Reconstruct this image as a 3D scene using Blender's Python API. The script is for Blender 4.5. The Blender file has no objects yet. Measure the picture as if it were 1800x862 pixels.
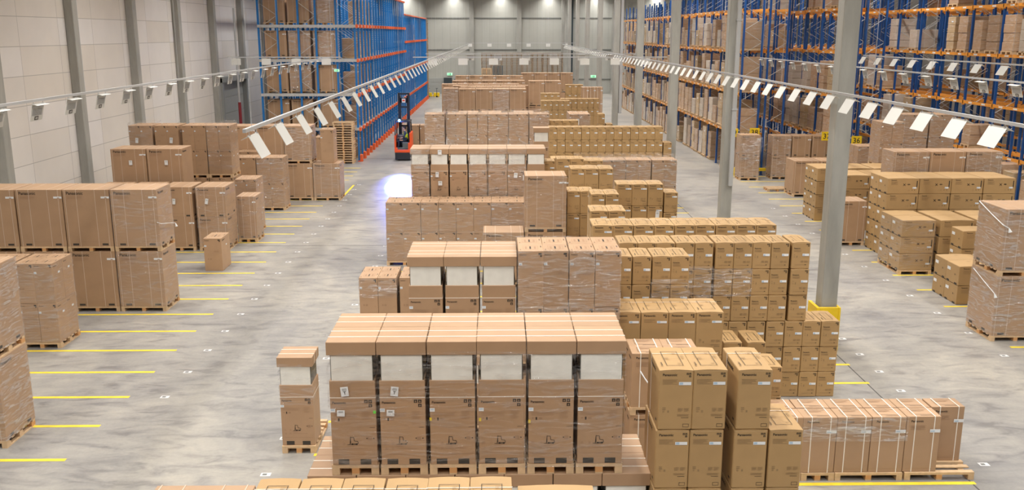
import bpy, math, random
from mathutils import Vector, Matrix
RND = random.Random(11)
S = bpy.context.scene
COL = S.collection

# ---------------------------------------------------------------- camera, world, lights, exposure
CAM_H = 7.6
cd = bpy.data.cameras.new('camera'); cam = bpy.data.objects.new('camera', cd); COL.objects.link(cam)
cd.sensor_width = 36.0; cd.lens = 1620.0 / 1800.0 * 36.0; cd.clip_end = 400; cd.clip_start = 0.1
cam.location = (0, 0, CAM_H)
cam.rotation_euler = (math.radians(90 - 12.967), 0, -math.atan(25 / 1620 * math.cos(math.radians(12.967))))
S.camera = cam
S.view_settings.view_transform = 'Standard'; S.view_settings.look = 'None'
S.view_settings.exposure = 0.0; S.view_settings.gamma = 1.0; S.view_settings.use_curve_mapping = False
S.cycles.max_bounces = 7; S.cycles.diffuse_bounces = 4; S.cycles.glossy_bounces = 3
S.cycles.transparent_max_bounces = 12; S.cycles.transmission_bounces = 2
S.cycles.use_denoising = True
S.cycles.sample_clamp_indirect = 4.0
W = bpy.data.worlds.new('world'); S.world = W; W.use_nodes = True
W.node_tree.nodes['Background'].inputs[0].default_value = (0.95, 0.97, 1.0, 1)
W.node_tree.nodes['Background'].inputs[1].default_value = 0.12
LAMP_W = 430
lamp_x = (-11.5, -5.5, 0.4, 6.4, 12.4, 20.0, 28.0)
lamp_y = [3.0 + 11.3 * i for i in range(11)]
ld = bpy.data.lights.new('highbay_light', 'AREA'); ld.shape = 'RECTANGLE'; ld.size = 0.5; ld.size_y = 7.0
ld.energy = LAMP_W; ld.color = (1.0, 0.965, 0.915); ld.spread = math.radians(138)
for lx in lamp_x:
    for ly in lamp_y:
        lo = bpy.data.objects.new('highbay_light', ld); COL.objects.link(lo); lo.location = (lx, ly, 12.3)

# ---------------------------------------------------------------- materials
MAT = {}
def mat(name, col, rough=0.6, metal=0.0, vary=0.0, noise=0.0, nscale=6.0, emit=0.0, spec=None):
    m = bpy.data.materials.new(name); m.use_nodes = True; MAT[name] = m
    nt = m.node_tree; b = nt.nodes['Principled BSDF']
    b.inputs['Base Color'].default_value = (*col, 1); b.inputs['Roughness'].default_value = rough
    b.inputs['Metallic'].default_value = metal
    if spec is not None: b.inputs['Specular IOR Level'].default_value = spec
    if vary or noise:
        hs = nt.nodes.new('ShaderNodeHueSaturation'); hs.inputs['Color'].default_value = (*col, 1)
        nt.links.new(hs.outputs[0], b.inputs['Base Color'])
        ad = nt.nodes.new('ShaderNodeMath'); ad.operation = 'ADD'
        oi = nt.nodes.new('ShaderNodeObjectInfo'); mr = nt.nodes.new('ShaderNodeMapRange')
        mr.inputs['To Min'].default_value = 1 - vary; mr.inputs['To Max'].default_value = 1 + vary
        nt.links.new(oi.outputs['Random'], mr.inputs['Value']); nt.links.new(mr.outputs[0], ad.inputs[0])
        tc = nt.nodes.new('ShaderNodeTexCoord'); nz = nt.nodes.new('ShaderNodeTexNoise')
        nz.inputs['Scale'].default_value = nscale; nz.inputs['Detail'].default_value = 3
        nt.links.new(tc.outputs['Object'], nz.inputs['Vector'])
        mr2 = nt.nodes.new('ShaderNodeMapRange'); mr2.inputs['From Min'].default_value = 0.3; mr2.inputs['From Max'].default_value = 0.7
        mr2.inputs['To Min'].default_value = -noise; mr2.inputs['To Max'].default_value = noise
        nt.links.new(nz.outputs['Fac'], mr2.inputs['Value']); nt.links.new(mr2.outputs[0], ad.inputs[1])
        nt.links.new(ad.outputs[0], hs.inputs['Value'])
    if emit:
        b.inputs['Emission Color'].default_value = (*col, 1); b.inputs['Emission Strength'].default_value = emit
    return m
mat('brown_card', (0.425, 0.270, 0.160), 0.50, vary=0.05, noise=0.05, nscale=2.5)
mat('tan_card', (0.425, 0.268, 0.118), 0.54, vary=0.05, noise=0.04, nscale=3)
mat('ink', (0.035, 0.025, 0.018), 0.7)
mat('faint_tan', (0.30, 0.195, 0.095), 0.7)
mat('faint_brown', (0.36, 0.22, 0.13), 0.7)
mat('paper', (0.78, 0.80, 0.82), 0.5)
mat('label_blue', (0.42, 0.56, 0.70), 0.5)
mat('hole', (0.05, 0.042, 0.034), 0.8)  # shaded inside of the hand openings, painted on as flat dark quads
mat('strap_white', (0.82, 0.76, 0.68), 0.35)
mat('cover_white', (0.80, 0.79, 0.74), 0.22, noise=0.05, nscale=5)
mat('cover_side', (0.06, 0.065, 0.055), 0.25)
mat('wood', (0.60, 0.42, 0.25), 0.75, vary=0.10, noise=0.12, nscale=9)
mat('wood_old', (0.34, 0.245, 0.165), 0.8, vary=0.14, noise=0.12, nscale=9)
mat('wood_end', (0.58, 0.30, 0.12), 0.8, vary=0.1)
mat('grey_plastic', (0.10, 0.115, 0.12), 0.6)
mat('rack_blue', (0.012, 0.175, 0.50), 0.38, noise=0.06)
mat('rack_navy', (0.012, 0.075, 0.27), 0.4, noise=0.06)
mat('rack_orange', (0.80, 0.33, 0.05), 0.42, noise=0.06)
mat('rack_red', (0.80, 0.13, 0.035), 0.42, noise=0.06)
mat('galvanised', (0.55, 0.56, 0.56), 0.4, 0.25, noise=0.08, nscale=12)
mat('rail_white', (0.50, 0.51, 0.52), 0.4, 0.2)
mat('sign_print', (0.42, 0.43, 0.44), 0.5)
mat('sign_white', (0.68, 0.68, 0.65), 0.45)
mat('yellow', (0.86, 0.60, 0.015), 0.45, noise=0.05)
mat('line_yellow', (0.80, 0.60, 0.04), 0.5, noise=0.12, nscale=5)
mat('truck_orange', (0.82, 0.10, 0.025), 0.32)
mat('truck_black', (0.02, 0.024, 0.035), 0.4)
mat('rubber', (0.012, 0.012, 0.013), 0.7)
mat('navy_cloth', (0.02, 0.03, 0.07), 0.85)
mat('hi_vis', (0.62, 0.85, 0.05), 0.6)
mat('skin', (0.55, 0.32, 0.22), 0.5)
mat('hair', (0.05, 0.03, 0.02), 0.7)
mat('blue_lamp', (0.08, 0.25, 1.0), 0.3, emit=60)
mat('exit_green', (0.35, 0.85, 0.5), 0.4, emit=0.9)
mat('exit_dark', (0.03, 0.30, 0.12), 0.5)
mat('door_dark', (0.035, 0.05, 0.06), 0.5)
mat('door_grey', (0.36, 0.37, 0.355), 0.5, noise=0.03)
mat('frame_grey', (0.30, 0.31, 0.30), 0.5)
mat('red_pipe', (0.22, 0.02, 0.03), 0.4)
mat('tag_green', (0.15, 0.7, 0.08), 0.5)
mat('trim_dark', (0.16, 0.165, 0.155), 0.5)
mat('ceiling_paint', (0.72, 0.71, 0.68), 0.8)
mat('joint_dark', (0.09, 0.085, 0.08), 0.8)
mat('floor_white', (0.62, 0.62, 0.63), 0.5)

def nodes_mat(name):
    m = bpy.data.materials.new(name); m.use_nodes = True; MAT[name] = m
    return m, m.node_tree, m.node_tree.nodes['Principled BSDF']
def N(nt, t, **k):
    n = nt.nodes.new(t)
    for a, b in k.items():
        if a in n.inputs.keys(): n.inputs[a].default_value = b
        else: setattr(n, a, b)
    return n
# concrete floor
m, nt, b = nodes_mat('floor_concrete')
tc = N(nt, 'ShaderNodeTexCoord')
def noise(vecscale, scale, detail=5, dist=0.0):
    mp = N(nt, 'ShaderNodeMapping'); mp.inputs['Scale'].default_value = vecscale
    nt.links.new(tc.outputs['Object'], mp.inputs['Vector'])
    n = N(nt, 'ShaderNodeTexNoise'); n.inputs['Scale'].default_value = scale; n.inputs['Detail'].default_value = detail
    n.inputs['Distortion'].default_value = dist; n.inputs['Roughness'].default_value = 0.6
    nt.links.new(mp.outputs[0], n.inputs['Vector']); return n
def ramp(src, stops):
    r = N(nt, 'ShaderNodeValToRGB'); e = r.color_ramp.elements
    while len(e) < len(stops): e.new(0.5)
    for i, (p, c) in enumerate(stops): e[i].position = p; e[i].color = (*c, 1)
    nt.links.new(src, r.inputs[0]); return r
def mixc(a, b_, mode='MULTIPLY', f=1.0):
    x = N(nt, 'ShaderNodeMix'); x.data_type = 'RGBA'; x.blend_type = mode; x.inputs[0].default_value = f
    nt.links.new(a, x.inputs[6]); nt.links.new(b_, x.inputs[7]); return x.outputs[2]
n1 = noise((0.55, 0.42, 1), 0.55, 5, 0.6); n2 = noise((0.7, 1.9, 1), 1.5, 6, 1.0); n3 = noise((1, 1, 1), 14, 4)
r1 = ramp(n1.outputs['Fac'], [(0.30, (0.225, 0.22, 0.22)), (0.50, (0.31, 0.298, 0.28)), (0.68, (0.385, 0.362, 0.322))])
r2 = ramp(n2.outputs['Fac'], [(0.32, (0.64, 0.64, 0.66)), (0.46, (0.92, 0.92, 0.92)), (0.62, (1.08, 1.07, 1.04))])
r3 = ramp(n3.outputs['Fac'], [(0.3, (0.93, 0.93, 0.93)), (0.7, (1.04, 1.04, 1.04))])
nt.links.new(mixc(mixc(r1.outputs[0], r2.outputs[0]), r3.outputs[0]), b.inputs['Base Color'])
mr = N(nt, 'ShaderNodeMapRange'); mr.inputs['To Min'].default_value = 0.26; mr.inputs['To Max'].default_value = 0.50
nt.links.new(n2.outputs['Fac'], mr.inputs['Value']); nt.links.new(mr.outputs[0], b.inputs['Roughness'])
b.inputs['Specular IOR Level'].default_value = 0.45
# wall panels : brick texture laid on (y,z) or (x,z)
def wall_mat(name, c1, c2, seam, bw, bh, axis, mort=0.012, rough=0.5, ribs=0):
    global nt, tc
    m, nt, b = nodes_mat(name)
    tc = N(nt, 'ShaderNodeTexCoord'); sx = N(nt, 'ShaderNodeSeparateXYZ'); cx = N(nt, 'ShaderNodeCombineXYZ')
    nt.links.new(tc.outputs['Object'], sx.inputs[0])
    nt.links.new(sx.outputs['Y' if axis == 'y' else 'X'], cx.inputs[0]); nt.links.new(sx.outputs['Z'], cx.inputs[1])
    br = N(nt, 'ShaderNodeTexBrick'); br.offset = 0.0; br.squash = 1.0
    br.inputs['Color1'].default_value = (*c1, 1); br.inputs['Color2'].default_value = (*c2, 1); br.inputs['Mortar'].default_value = (*seam, 1)
    br.inputs['Scale'].default_value = 1.0; br.inputs['Mortar Size'].default_value = mort; br.inputs['Mortar Smooth'].default_value = 0.1
    br.inputs['Brick Width'].default_value = bw; br.inputs['Row Height'].default_value = bh; br.inputs['Bias'].default_value = 0.0
    nt.links.new(cx.outputs[0], br.inputs['Vector'])
    n = noise((1, 1, 1), 0.5, 3); r = ramp(n.outputs['Fac'], [(0.3, (0.95, 0.95, 0.95)), (0.7, (1.03, 1.03, 1.03))])
    nt.links.new(mixc(br.outputs['Color'], r.outputs[0]), b.inputs['Base Color'])
    if ribs:
        wv = N(nt, 'ShaderNodeTexWave'); wv.inputs['Scale'].default_value = ribs; wv.wave_profile = 'SIN'
        nt.links.new(cx.outputs[0], wv.inputs['Vector']); bp = N(nt, 'ShaderNodeBump'); bp.inputs['Distance'].default_value = 0.02
        bp.inputs['Strength'].default_value = 0.35
        nt.links.new(wv.outputs['Fac'], bp.inputs['Height']); nt.links.new(bp.outputs[0], b.inputs['Normal'])
    b.inputs['Roughness'].default_value = rough
wall_mat('wall_panel_white', (0.76, 0.735, 0.72), (0.70, 0.655, 0.60), (0.42, 0.40, 0.38), 3.0, 1.02, 'y', 0.012)
wall_mat('wall_panel_grey', (0.44, 0.445, 0.41), (0.42, 0.42, 0.385), (0.36, 0.36, 0.335), 1.0, 30, 'x', 0.02, ribs=3.3)
# concrete pillars
m, nt, b = nodes_mat('pillar_concrete'); tc = N(nt, 'ShaderNodeTexCoord')
n = noise((1, 1, 0.25), 2.5, 5); r = ramp(n.outputs['Fac'], [(0.3, (0.30, 0.30, 0.275)), (0.7, (0.40, 0.395, 0.365))])
nt.links.new(r.outputs[0], b.inputs['Base Color']); b.inputs['Roughness'].default_value = 0.6
# stretch film : mostly clear, crinkle highlights painted in as pale noise streaks
def film_mat(name, lo, hi, sc):
    global nt, tc
    m, nt, b = nodes_mat(name); nt.nodes.remove(b)
    out = nt.nodes['Material Output']; tc = N(nt, 'ShaderNodeTexCoord')
    n = noise((1.2, 1.2, 7.0), sc, 5, 1.6)
    mr = N(nt, 'ShaderNodeMapRange'); mr.inputs['From Min'].default_value = 0.47; mr.inputs['From Max'].default_value = 0.80
    mr.inputs['To Min'].default_value = lo; mr.inputs['To Max'].default_value = hi
    nt.links.new(n.outputs['Fac'], mr.inputs['Value'])
    bp = N(nt, 'ShaderNodeBump'); bp.inputs['Strength'].default_value = 0.9; bp.inputs['Distance'].default_value = 0.03
    nt.links.new(n.outputs['Fac'], bp.inputs['Height'])
    gl = N(nt, 'ShaderNodeBsdfGlossy'); gl.inputs['Roughness'].default_value = 0.13; gl.inputs['Color'].default_value = (0.95, 0.96, 1.0, 1)
    df = N(nt, 'ShaderNodeBsdfDiffuse'); df.inputs['Color'].default_value = (0.80, 0.78, 0.78, 1)
    nt.links.new(bp.outputs[0], gl.inputs['Normal'])
    mx = N(nt, 'ShaderNodeMixShader'); mx.inputs[0].default_value = 0.35
    nt.links.new(gl.outputs[0], mx.inputs[1]); nt.links.new(df.outputs[0], mx.inputs[2])
    tr = N(nt, 'ShaderNodeBsdfTransparent'); m2 = N(nt, 'ShaderNodeMixShader')
    nt.links.new(mr.outputs[0], m2.inputs[0]); nt.links.new(tr.outputs[0], m2.inputs[1]); nt.links.new(mx.outputs[0], m2.inputs[2])
    nt.links.new(m2.outputs[0], out.inputs['Surface'])
film_mat('film', 0.06, 0.95, 1.7)
film_mat('film_soft', 0.05, 0.55, 1.3)
film_mat('film_tight', 0.01, 0.5, 1.3)
# wrapped cardboard (goods in the racks under tight film, its sheen painted into the colour)
def wrapped_mat(name, c):
    global nt, tc
    m, nt, b = nodes_mat(name); tc = N(nt, 'ShaderNodeTexCoord')
    oi = N(nt, 'ShaderNodeObjectInfo'); ad = N(nt, 'ShaderNodeVectorMath'); ad.operation = 'ADD'
    n = noise((1.0, 1.0, 3.5), 2.2, 5, 1.2)
    r = ramp(n.outputs['Fac'], [(0.40, c), (0.62, tuple(x * 0.85 + 0.12 for x in c)), (0.80, (0.75, 0.72, 0.70))])
    hs = N(nt, 'ShaderNodeHueSaturation'); mr = N(nt, 'ShaderNodeMapRange'); mr.inputs['To Min'].default_value = 0.7; mr.inputs['To Max'].default_value = 1.12
    nt.links.new(oi.outputs['Random'], mr.inputs['Value']); nt.links.new(mr.outputs[0], hs.inputs['Value'])
    nt.links.new(r.outputs[0], hs.inputs['Color']); nt.links.new(hs.outputs[0], b.inputs['Base Color'])
    bp = N(nt, 'ShaderNodeBump'); bp.inputs['Strength'].default_value = 0.5; bp.inputs['Distance'].default_value = 0.03
    nt.links.new(n.outputs['Fac'], bp.inputs['Height']); nt.links.new(bp.outputs[0], b.inputs['Normal'])
    b.inputs['Roughness'].default_value = 0.25
wrapped_mat('wrapped_brown', (0.52, 0.345, 0.215))
wrapped_mat('wrapped_tan', (0.52, 0.37, 0.21))
wrapped_mat('wrapped_grey', (0.60, 0.51, 0.42))

# ---------------------------------------------------------------- mesh builder
class MB:
    def __init__(s): s.v = []; s.f = []; s.m = []
    def quad(s, a, b, c, d, mi=0):
        n = len(s.v); s.v += [a, b, c, d]; s.f.append((n, n + 1, n + 2, n + 3)); s.m.append(mi)
    def box(s, x0, x1, y0, y1, z0, z1, mi=0, c=0.0):
        n = len(s.v)
        if not c:
            s.v += [(x, y, z) for z in (z0, z1) for y in (y0, y1) for x in (x0, x1)]
            for q in ((0, 2, 3, 1), (4, 5, 7, 6), (0, 1, 5, 4), (2, 6, 7, 3), (0, 4, 6, 2), (1, 3, 7, 5)):
                s.f.append(tuple(n + i for i in q)); s.m.append(mi)
            return
        # chamfered: three vertices per corner
        idx = {}
        for ix in (0, 1):
            for iy in (0, 1):
                for iz in (0, 1):
                    X, Y, Z = (x0, x1)[ix], (y0, y1)[iy], (z0, z1)[iz]
                    sx, sy, sz = (c, -c)[ix], (c, -c)[iy], (c, -c)[iz]
                    for k, p in (('x', (X, Y + sy, Z + sz)), ('y', (X + sx, Y, Z + sz)), ('z', (X + sx, Y + sy, Z))):
                        idx[(ix, iy, iz, k)] = len(s.v); s.v.append(p)
        def F(*q): s.f.append(q); s.m.append(mi)
        I = idx
        for ix in (0, 1):
            q = [I[(ix, a, b_, 'x')] for a, b_ in ((0, 0), (1, 0), (1, 1), (0, 1))]; F(*(q if ix else q[::-1]))
            q = [I[(a, ix, b_, 'y')] for a, b_ in ((0, 0), (1, 0), (1, 1), (0, 1))]; F(*(q[::-1] if ix else q))
            q = [I[(a, b_, ix, 'z')] for a, b_ in ((0, 0), (1, 0), (1, 1), (0, 1))]; F(*(q if ix else q[::-1]))
        for a in (0, 1):
            for b_ in (0, 1):
                q = [I[(0, a, b_, 'y')], I[(1, a, b_, 'y')], I[(1, a, b_, 'z')], I[(0, a, b_, 'z')]]; F(*(q if (a + b_) % 2 == 0 else q[::-1]))
                q = [I[(a, 0, b_, 'x')], I[(a, 1, b_, 'x')], I[(a, 1, b_, 'z')], I[(a, 0, b_, 'z')]]; F(*(q[::-1] if (a + b_) % 2 == 0 else q))
                q = [I[(a, b_, 0, 'x')], I[(a, b_, 1, 'x')], I[(a, b_, 1, 'y')], I[(a, b_, 0, 'y')]]; F(*(q if (a + b_) % 2 == 0 else q[::-1]))
        for ix in (0, 1):
            for iy in (0, 1):
                for iz in (0, 1):
                    q = [I[(ix, iy, iz, k)] for k in 'xyz']; F(*(q if (ix + iy + iz) % 2 else q[::-1]))
    def bar(s, p, q, w, t, mi=0):
        p, q = Vector(p), Vector(q); d = (q - p).normalized()
        u = d.cross(Vector((0, 0, 1))); u = Vector((1, 0, 0)) if u.length < 1e-3 else u.normalized(); v = d.cross(u)
        n = len(s.v)
        for P in (p, q):
            for a, b_ in ((-1, -1), (1, -1), (1, 1), (-1, 1)): s.v.append(tuple(P + u * a * w / 2 + v * b_ * t / 2))
        for i in range(4):
            j = (i + 1) % 4; s.f.append((n + i, n + j, n + 4 + j, n + 4 + i)); s.m.append(mi)
        s.f.append((n + 3, n + 2, n + 1, n)); s.m.append(mi); s.f.append((n + 4, n + 5, n + 6, n + 7)); s.m.append(mi)
    def cyl(s, p, q, r, n_=12, mi=0, r2=None):
        p, q = Vector(p), Vector(q); d = (q - p).normalized(); r2 = r if r2 is None else r2
        u = d.orthogonal().normalized(); v = d.cross(u); n = len(s.v)
        for P, R in ((p, r), (q, r2)):
            for i in range(n_):
                a = 2 * math.pi * i / n_; s.v.append(tuple(P + (u * math.cos(a) + v * math.sin(a)) * R))
        for i in range(n_):
            j = (i + 1) % n_; s.f.append((n + i, n + j, n + n_ + j, n + n_ + i)); s.m.append(mi)
        s.f.append(tuple(n + i for i in range(n_))[::-1]); s.m.append(mi)
        s.f.append(tuple(n + n_ + i for i in range(n_))); s.m.append(mi)
    def loop(s, pts, w, y, mi=0):      # a drawn line on the plane y (x,z points)
        for a, b_ in zip(pts, pts[1:]):
            dx, dz = b_[0] - a[0], b_[1] - a[1]; L = math.hypot(dx, dz) or 1; nx, nz = -dz / L * w / 2, dx / L * w / 2
            s.quad((a[0] - nx, y, a[1] - nz), (b_[0] - nx, y, b_[1] - nz), (b_[0] + nx, y, b_[1] + nz), (a[0] + nx, y, a[1] + nz), mi)
    def text(s, tm, o, ux, uy, width, mi):
        o, ux, uy = Vector(o), Vector(ux), Vector(uy); n = len(s.v)
        for x, y in tm[0]: s.v.append(tuple(o + ux * x * width + uy * y * width))
        for f in tm[1]: s.f.append(tuple(n + i for i in f)); s.m.append(mi)
    def mesh(s, name, mats):
        me = bpy.data.meshes.new(name); me.from_pydata(s.v, [], s.f)
        for k in mats: me.materials.append(MAT[k])
        for p, i in zip(me.polygons, s.m): p.material_index = i
        me.update(); return me
def obj(name, me, parent=None, loc=(0, 0, 0), rz=0.0):
    o = bpy.data.objects.new(name, me); COL.objects.link(o); o.location = loc; o.rotation_euler = (0, 0, rz)
    if parent is not None: o.parent = parent
    return o
LABELS = {}
def tag(o, label, cat, group=None):
    if label in LABELS: print('DUPLICATE LABEL', label)
    if not 4 <= len(label.split()) <= 16: print('LABEL LENGTH', len(label.split()), label)
    LABELS[label] = 1
    o['label'] = label; o['category'] = cat
    if group: o['group'] = group
    return o
def struct(name, mb, mats):
    o = obj(name, mb.mesh(name, mats)); o['kind'] = 'structure'; return o
def empty(name, loc=(0, 0, 0), rz=0.0):
    o = bpy.data.objects.new(name, None); COL.objects.link(o); o.location = loc; o.rotation_euler = (0, 0, rz); return o
def textmesh(txt, bold=0.0):
    c = bpy.data.curves.new('t', 'FONT'); c.body = txt; c.offset = bold; c.resolution_u = 2; c.size = 1
    o = bpy.data.objects.new('t', c); COL.objects.link(o); dg = bpy.context.evaluated_depsgraph_get(); dg.update()
    me = bpy.data.meshes.new_from_object(o.evaluated_get(dg)); bpy.data.objects.remove(o)
    xs = [v.co.x for v in me.vertices]; x0, wd = min(xs), max(xs) - min(xs)
    vs = [((v.co.x - x0) / wd, v.co.y / wd) for v in me.vertices]; fs = [tuple(p.vertices) for p in me.polygons]
    return vs, fs
LOGO = textmesh('Panasonic', 0.022); T_T = textmesh('T', 0.02)
ORD = ['first', 'second', 'third', 'fourth', 'fifth', 'sixth', 'seventh', 'eighth', 'ninth', 'tenth', 'eleventh', 'twelfth', 'thirteenth', 'fourteenth',
       'fifteenth', 'sixteenth', 'seventeenth', 'eighteenth', 'nineteenth', 'twentieth']
TENS = ['twenty', 'thirty', 'forty', 'fifty', 'sixty', 'seventy', 'eighty', 'ninety']
def ordn(i):
    if i < 20: return ORD[i]
    n = i + 1
    if n % 10 == 0: return ['thirtieth', 'fortieth', 'fiftieth', 'sixtieth', 'seventieth', 'eightieth', 'ninetieth'][n // 10 - 3]
    return TENS[n // 10 - 2] + '-' + ORD[n % 10 - 1]
def fromleft(i, n):
    if n == 1: return ''
    if i == 0: return 'leftmost'
    if i == n - 1: return 'rightmost'
    return ordn(i) + ' from left'
def tiername(k):     # k counted from the top
    return 'top tier' if k == 0 else ordn(k) + '-highest tier'

# ---------------------------------------------------------------- room shell
XL, XR, YB, YF, ZC = -16.6, 46.0, 119.6, -10.0, 12.7
a = MB(); a.quad((XL, YF, 0), (XR, YF, 0), (XR, YB, 0), (XL, YB, 0)); struct('floor', a, ['floor_concrete'])
a = MB(); a.box(XL, XR, YF, YB, ZC, ZC + 0.2); struct('ceiling', a, ['ceiling_paint'])
a = MB(); a.box(XL - 0.2, XL, YF, YB, 0, ZC); struct('wall_left', a, ['wall_panel_white'])
a = MB(); a.box(XL - 0.2, XR, YB, YB + 0.2, 0, ZC); struct('wall_back', a, ['wall_panel_grey'])
a = MB(); a.box(XR, XR + 0.2, YF, YB, 0, ZC); struct('wall_right', a, ['wall_panel_white'])
for i in range(-2, 16):           # concrete wall columns on the left wall
    y = 30.6 + 6.0 * i
    if y < YF + 1 or y > YB - 1: continue
    a = MB(); a.box(XL, XL + 0.34, y, y + 0.42, 0, ZC, 0, 0.02)
    struct('wall_left_column', a, ['pillar_concrete'])
for i in range(10):
    x = -15.3 + 6.0 * i
    a = MB(); a.box(x - 0.28, x + 0.28, YB - 0.3, YB, 0, ZC); struct('wall_back_column', a, ['pillar_concrete'])
for z in (1.75, 5.45, 9.35):
    a = MB(); a.box(XL, XR, YB - 0.06, YB, z, z + 0.14); struct('trim_back', a, ['trim_dark'])
a = MB(); a.box(9.25, 9.5, YB - 0.5, YB - 0.3, 0, ZC); struct('trim_downpipe', a, ['door_dark'])
# concrete pillars of the hall
for i in range(10):
    y = 21.45 + 10.56 * i
    if y > YB - 2: break
    a = MB(); a.box(7.86, 8.25, y, y + 0.42, 0, ZC, 0, 0.02)
    o = struct('pillar', a, ['pillar_concrete'])
# yellow corner guard round the foot of the nearest pillar (three sides, bolted steel)
a = MB()
a.box(7.72, 7.80, 21.33, 21.98, 0, 1.1, 0, 0.008); a.box(7.801, 8.25, 21.33, 21.40, 0, 1.1, 0, 0.008); a.box(8.251, 8.31, 21.33, 21.98, 0, 1.1, 0, 0.008)
tag(obj('pillar_guard', a.mesh('pillar_guard', ['yellow'])), 'yellow steel guard around the foot of the nearest concrete pillar', 'guard')
# white conduit on the second pillar
a = MB(); a.box(8.08, 8.23, 31.87, 32.0, 2.35, ZC, 0, 0.02); a.box(8.06, 8.25, 31.85, 32.005, 5.0, 5.05); a.box(8.06, 8.25, 31.85, 32.005, 8.0, 8.05)
tag(obj('drain_pipe', a.mesh('drain_pipe', ['rail_white'])), 'white vertical pipe fixed beside the second nearest pillar', 'pipe')
a = MB(); a.box(8.28, 8.5, 63.8, 64.0, 2.2, ZC, 0, 0.02); a.box(8.27, 8.52, 63.78, 64.02, 5.0, 5.05)
tag(obj('drain_pipe', a.mesh('drain_pipe', ['rail_white'])), 'white vertical pipe beside a pillar far down the right aisle', 'pipe')
# floor markings
def line(x0, x1, y, w=0.10):
    a = MB(); a.box(x0, x1, y - w / 2, y + w / 2, 0.0, 0.004); struct('floor_marking', a, ['line_yellow'])
for i in range(-1, 26): line(-15.5, -7.91, 15.63 + 1.491 * i)
for i in range(-3, 26): line(-3.42, 1.2, 15.77 + 1.49 * i)
for i in range(-4, 30): line(1.6, 8.24, 14.5 + 1.17 * i)
for i in range(-1, 17): line(12.68, 30, 21.51 + 1.742 * i)
a = MB(); a.box(-7.45, -7.35, 43.6, 46.8, 0, 0.004); struct('floor_marking', a, ['line_yellow'])
def mark(x, y):
    a = MB(); a.box(x - 0.09, x + 0.09, y - 0.065, y + 0.065, 0.0, 0.004, 0); a.box(x - 0.055, x + 0.02, y - 0.03, y + 0.03, 0.004, 0.006, 1)
    struct('floor_marking', a, ['floor_white', 'trim_dark'])
for i in range(20): mark(-7.15, 18.6 + 1.491 * i)
for i in range(18): mark(-4.12, 15.0 + 1.49 * i)
for i in range(18): mark(8.75, 15.2 + 1.17 * i)
for i in range(12): mark(12.2, 20.9 + 1.742 * i)
def joint(x0, y0, x1, y1):
    a = MB(); a.bar((x0, y0, 0.001), (x1, y1, 0.001), 0.025, 0.004); struct('floor_joint', a, ['joint_dark'])
joint(8.18, -5, 8.18, 119); joint(-16.4, 33.0, 45, 33.0); joint(-16.4, 57, 45, 57); joint(-16.4, 9, 45, 9); joint(-16.4, 81, 45, 81)
# doors
def roller_left(n, y0, y1, z1):
    fr = MB(); x = XL
    fr.box(x, x + 0.45, y0 - 0.3, y0, 0, z1 + 0.25); fr.box(x, x + 0.45, y1, y1 + 0.3, 0, z1 + 0.25); fr.box(x, x + 0.5, y0 - 0.3, y1 + 0.3, z1, z1 + 0.3)
    d = struct('door_%d' % n, fr, ['frame_grey'])
    p = MB(); nz = 5
    for k in range(nz): p.box(x + 0.1, x + 0.18, y0, y1, z1 * k / nz + 0.01, z1 * (k + 1) / nz - 0.01, 0, 0.008)
    o = obj('door_panel', p.mesh('door_panel', ['door_grey']), d)
roller_left(1, 55.3, 60.3, 4.75)
a = MB(); a.box(-11.2, -5.6, YB - 0.22, YB - 0.02, 0, 2.0, 0, 0.01)
for k in range(1, 4): a.box(-11.2, -5.6, YB - 0.235, YB - 0.22, k * 0.5, k * 0.5 + 0.02, 1)
struct('door_2', a, ['door_grey', 'frame_grey'])
a = MB(); a.box(-6.9, -5.85, YB - 0.45, YB - 0.3, 0, 2.05, 0, 0.01); a.box(-6.1, -6.0, YB - 0.5, YB - 0.45, 0.95, 1.1, 1)
struct('door_3', a, ['door_dark', 'frame_grey'])
def exit_sign(x, y, z, rz, label, sc=1.0):
    r = empty('exit_sign', (x, y, z), rz); r.scale = (sc, sc, sc)
    a = MB(); a.box(-0.36, 0.36, 0, 0.08, 0, 0.36, 0, 0.01); obj('housing', a.mesh('housing', ['sign_white']), r)
    a = MB(); a.box(-0.33, 0.33, -0.012, -0.001, 0.03, 0.33); pn_ = obj('panel', a.mesh('panel', ['exit_green']), r)
    a = MB(); a.box(0.02, 0.12, -0.02, -0.013, 0.06, 0.30); a.cyl((-0.10, -0.014, 0.25), (-0.10, -0.022, 0.25), 0.03, 8)
    a.loop([(-0.1, 0.22), (-0.13, 0.15), (-0.18, 0.08)], 0.03, -0.016); a.loop([(-0.13, 0.15), (-0.06, 0.12), (-0.06, 0.06)], 0.03, -0.016)
    a.loop([(-0.18, 0.2), (-0.04, 0.18)], 0.02, -0.016)
    obj('running_figure', a.mesh('running_figure', ['exit_dark']), pn_)
    tag(r, label, 'exit sign')
exit_sign(-6.15, YB - 0.081, 2.3, 0, 'green lit exit sign above the dark door in back wall')
exit_sign(12.2, YB - 0.081, 2.0, 0, 'green lit exit sign low on back wall beside right racks')
exit_sign(-9.55, 55.705, 5.35, 0, 'small green exit sign at the front corner of blue rack', 0.45)
a = MB(); a.cyl((-15.3, 55.3, 0), (-15.3, 55.3, 3.6), 0.09, 10, 0); a.cyl((-15.3, 55.3, 3.6), (-15.3, 55.3, 9), 0.06, 10, 1)
a.cyl((-15.3, 55.3, 1.2), (-14.6, 55.2, 1.2), 0.035, 8, 1); a.box(-14.66, -14.54, 55.1, 55.3, 1.1, 1.5, 1)
tag(obj('sprinkler_pipe', a.mesh('sprinkler_pipe', ['red_pipe', 'rail_white'])), 'dark red sprinkler riser between roller door and blue rack', 'pipe')

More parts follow.
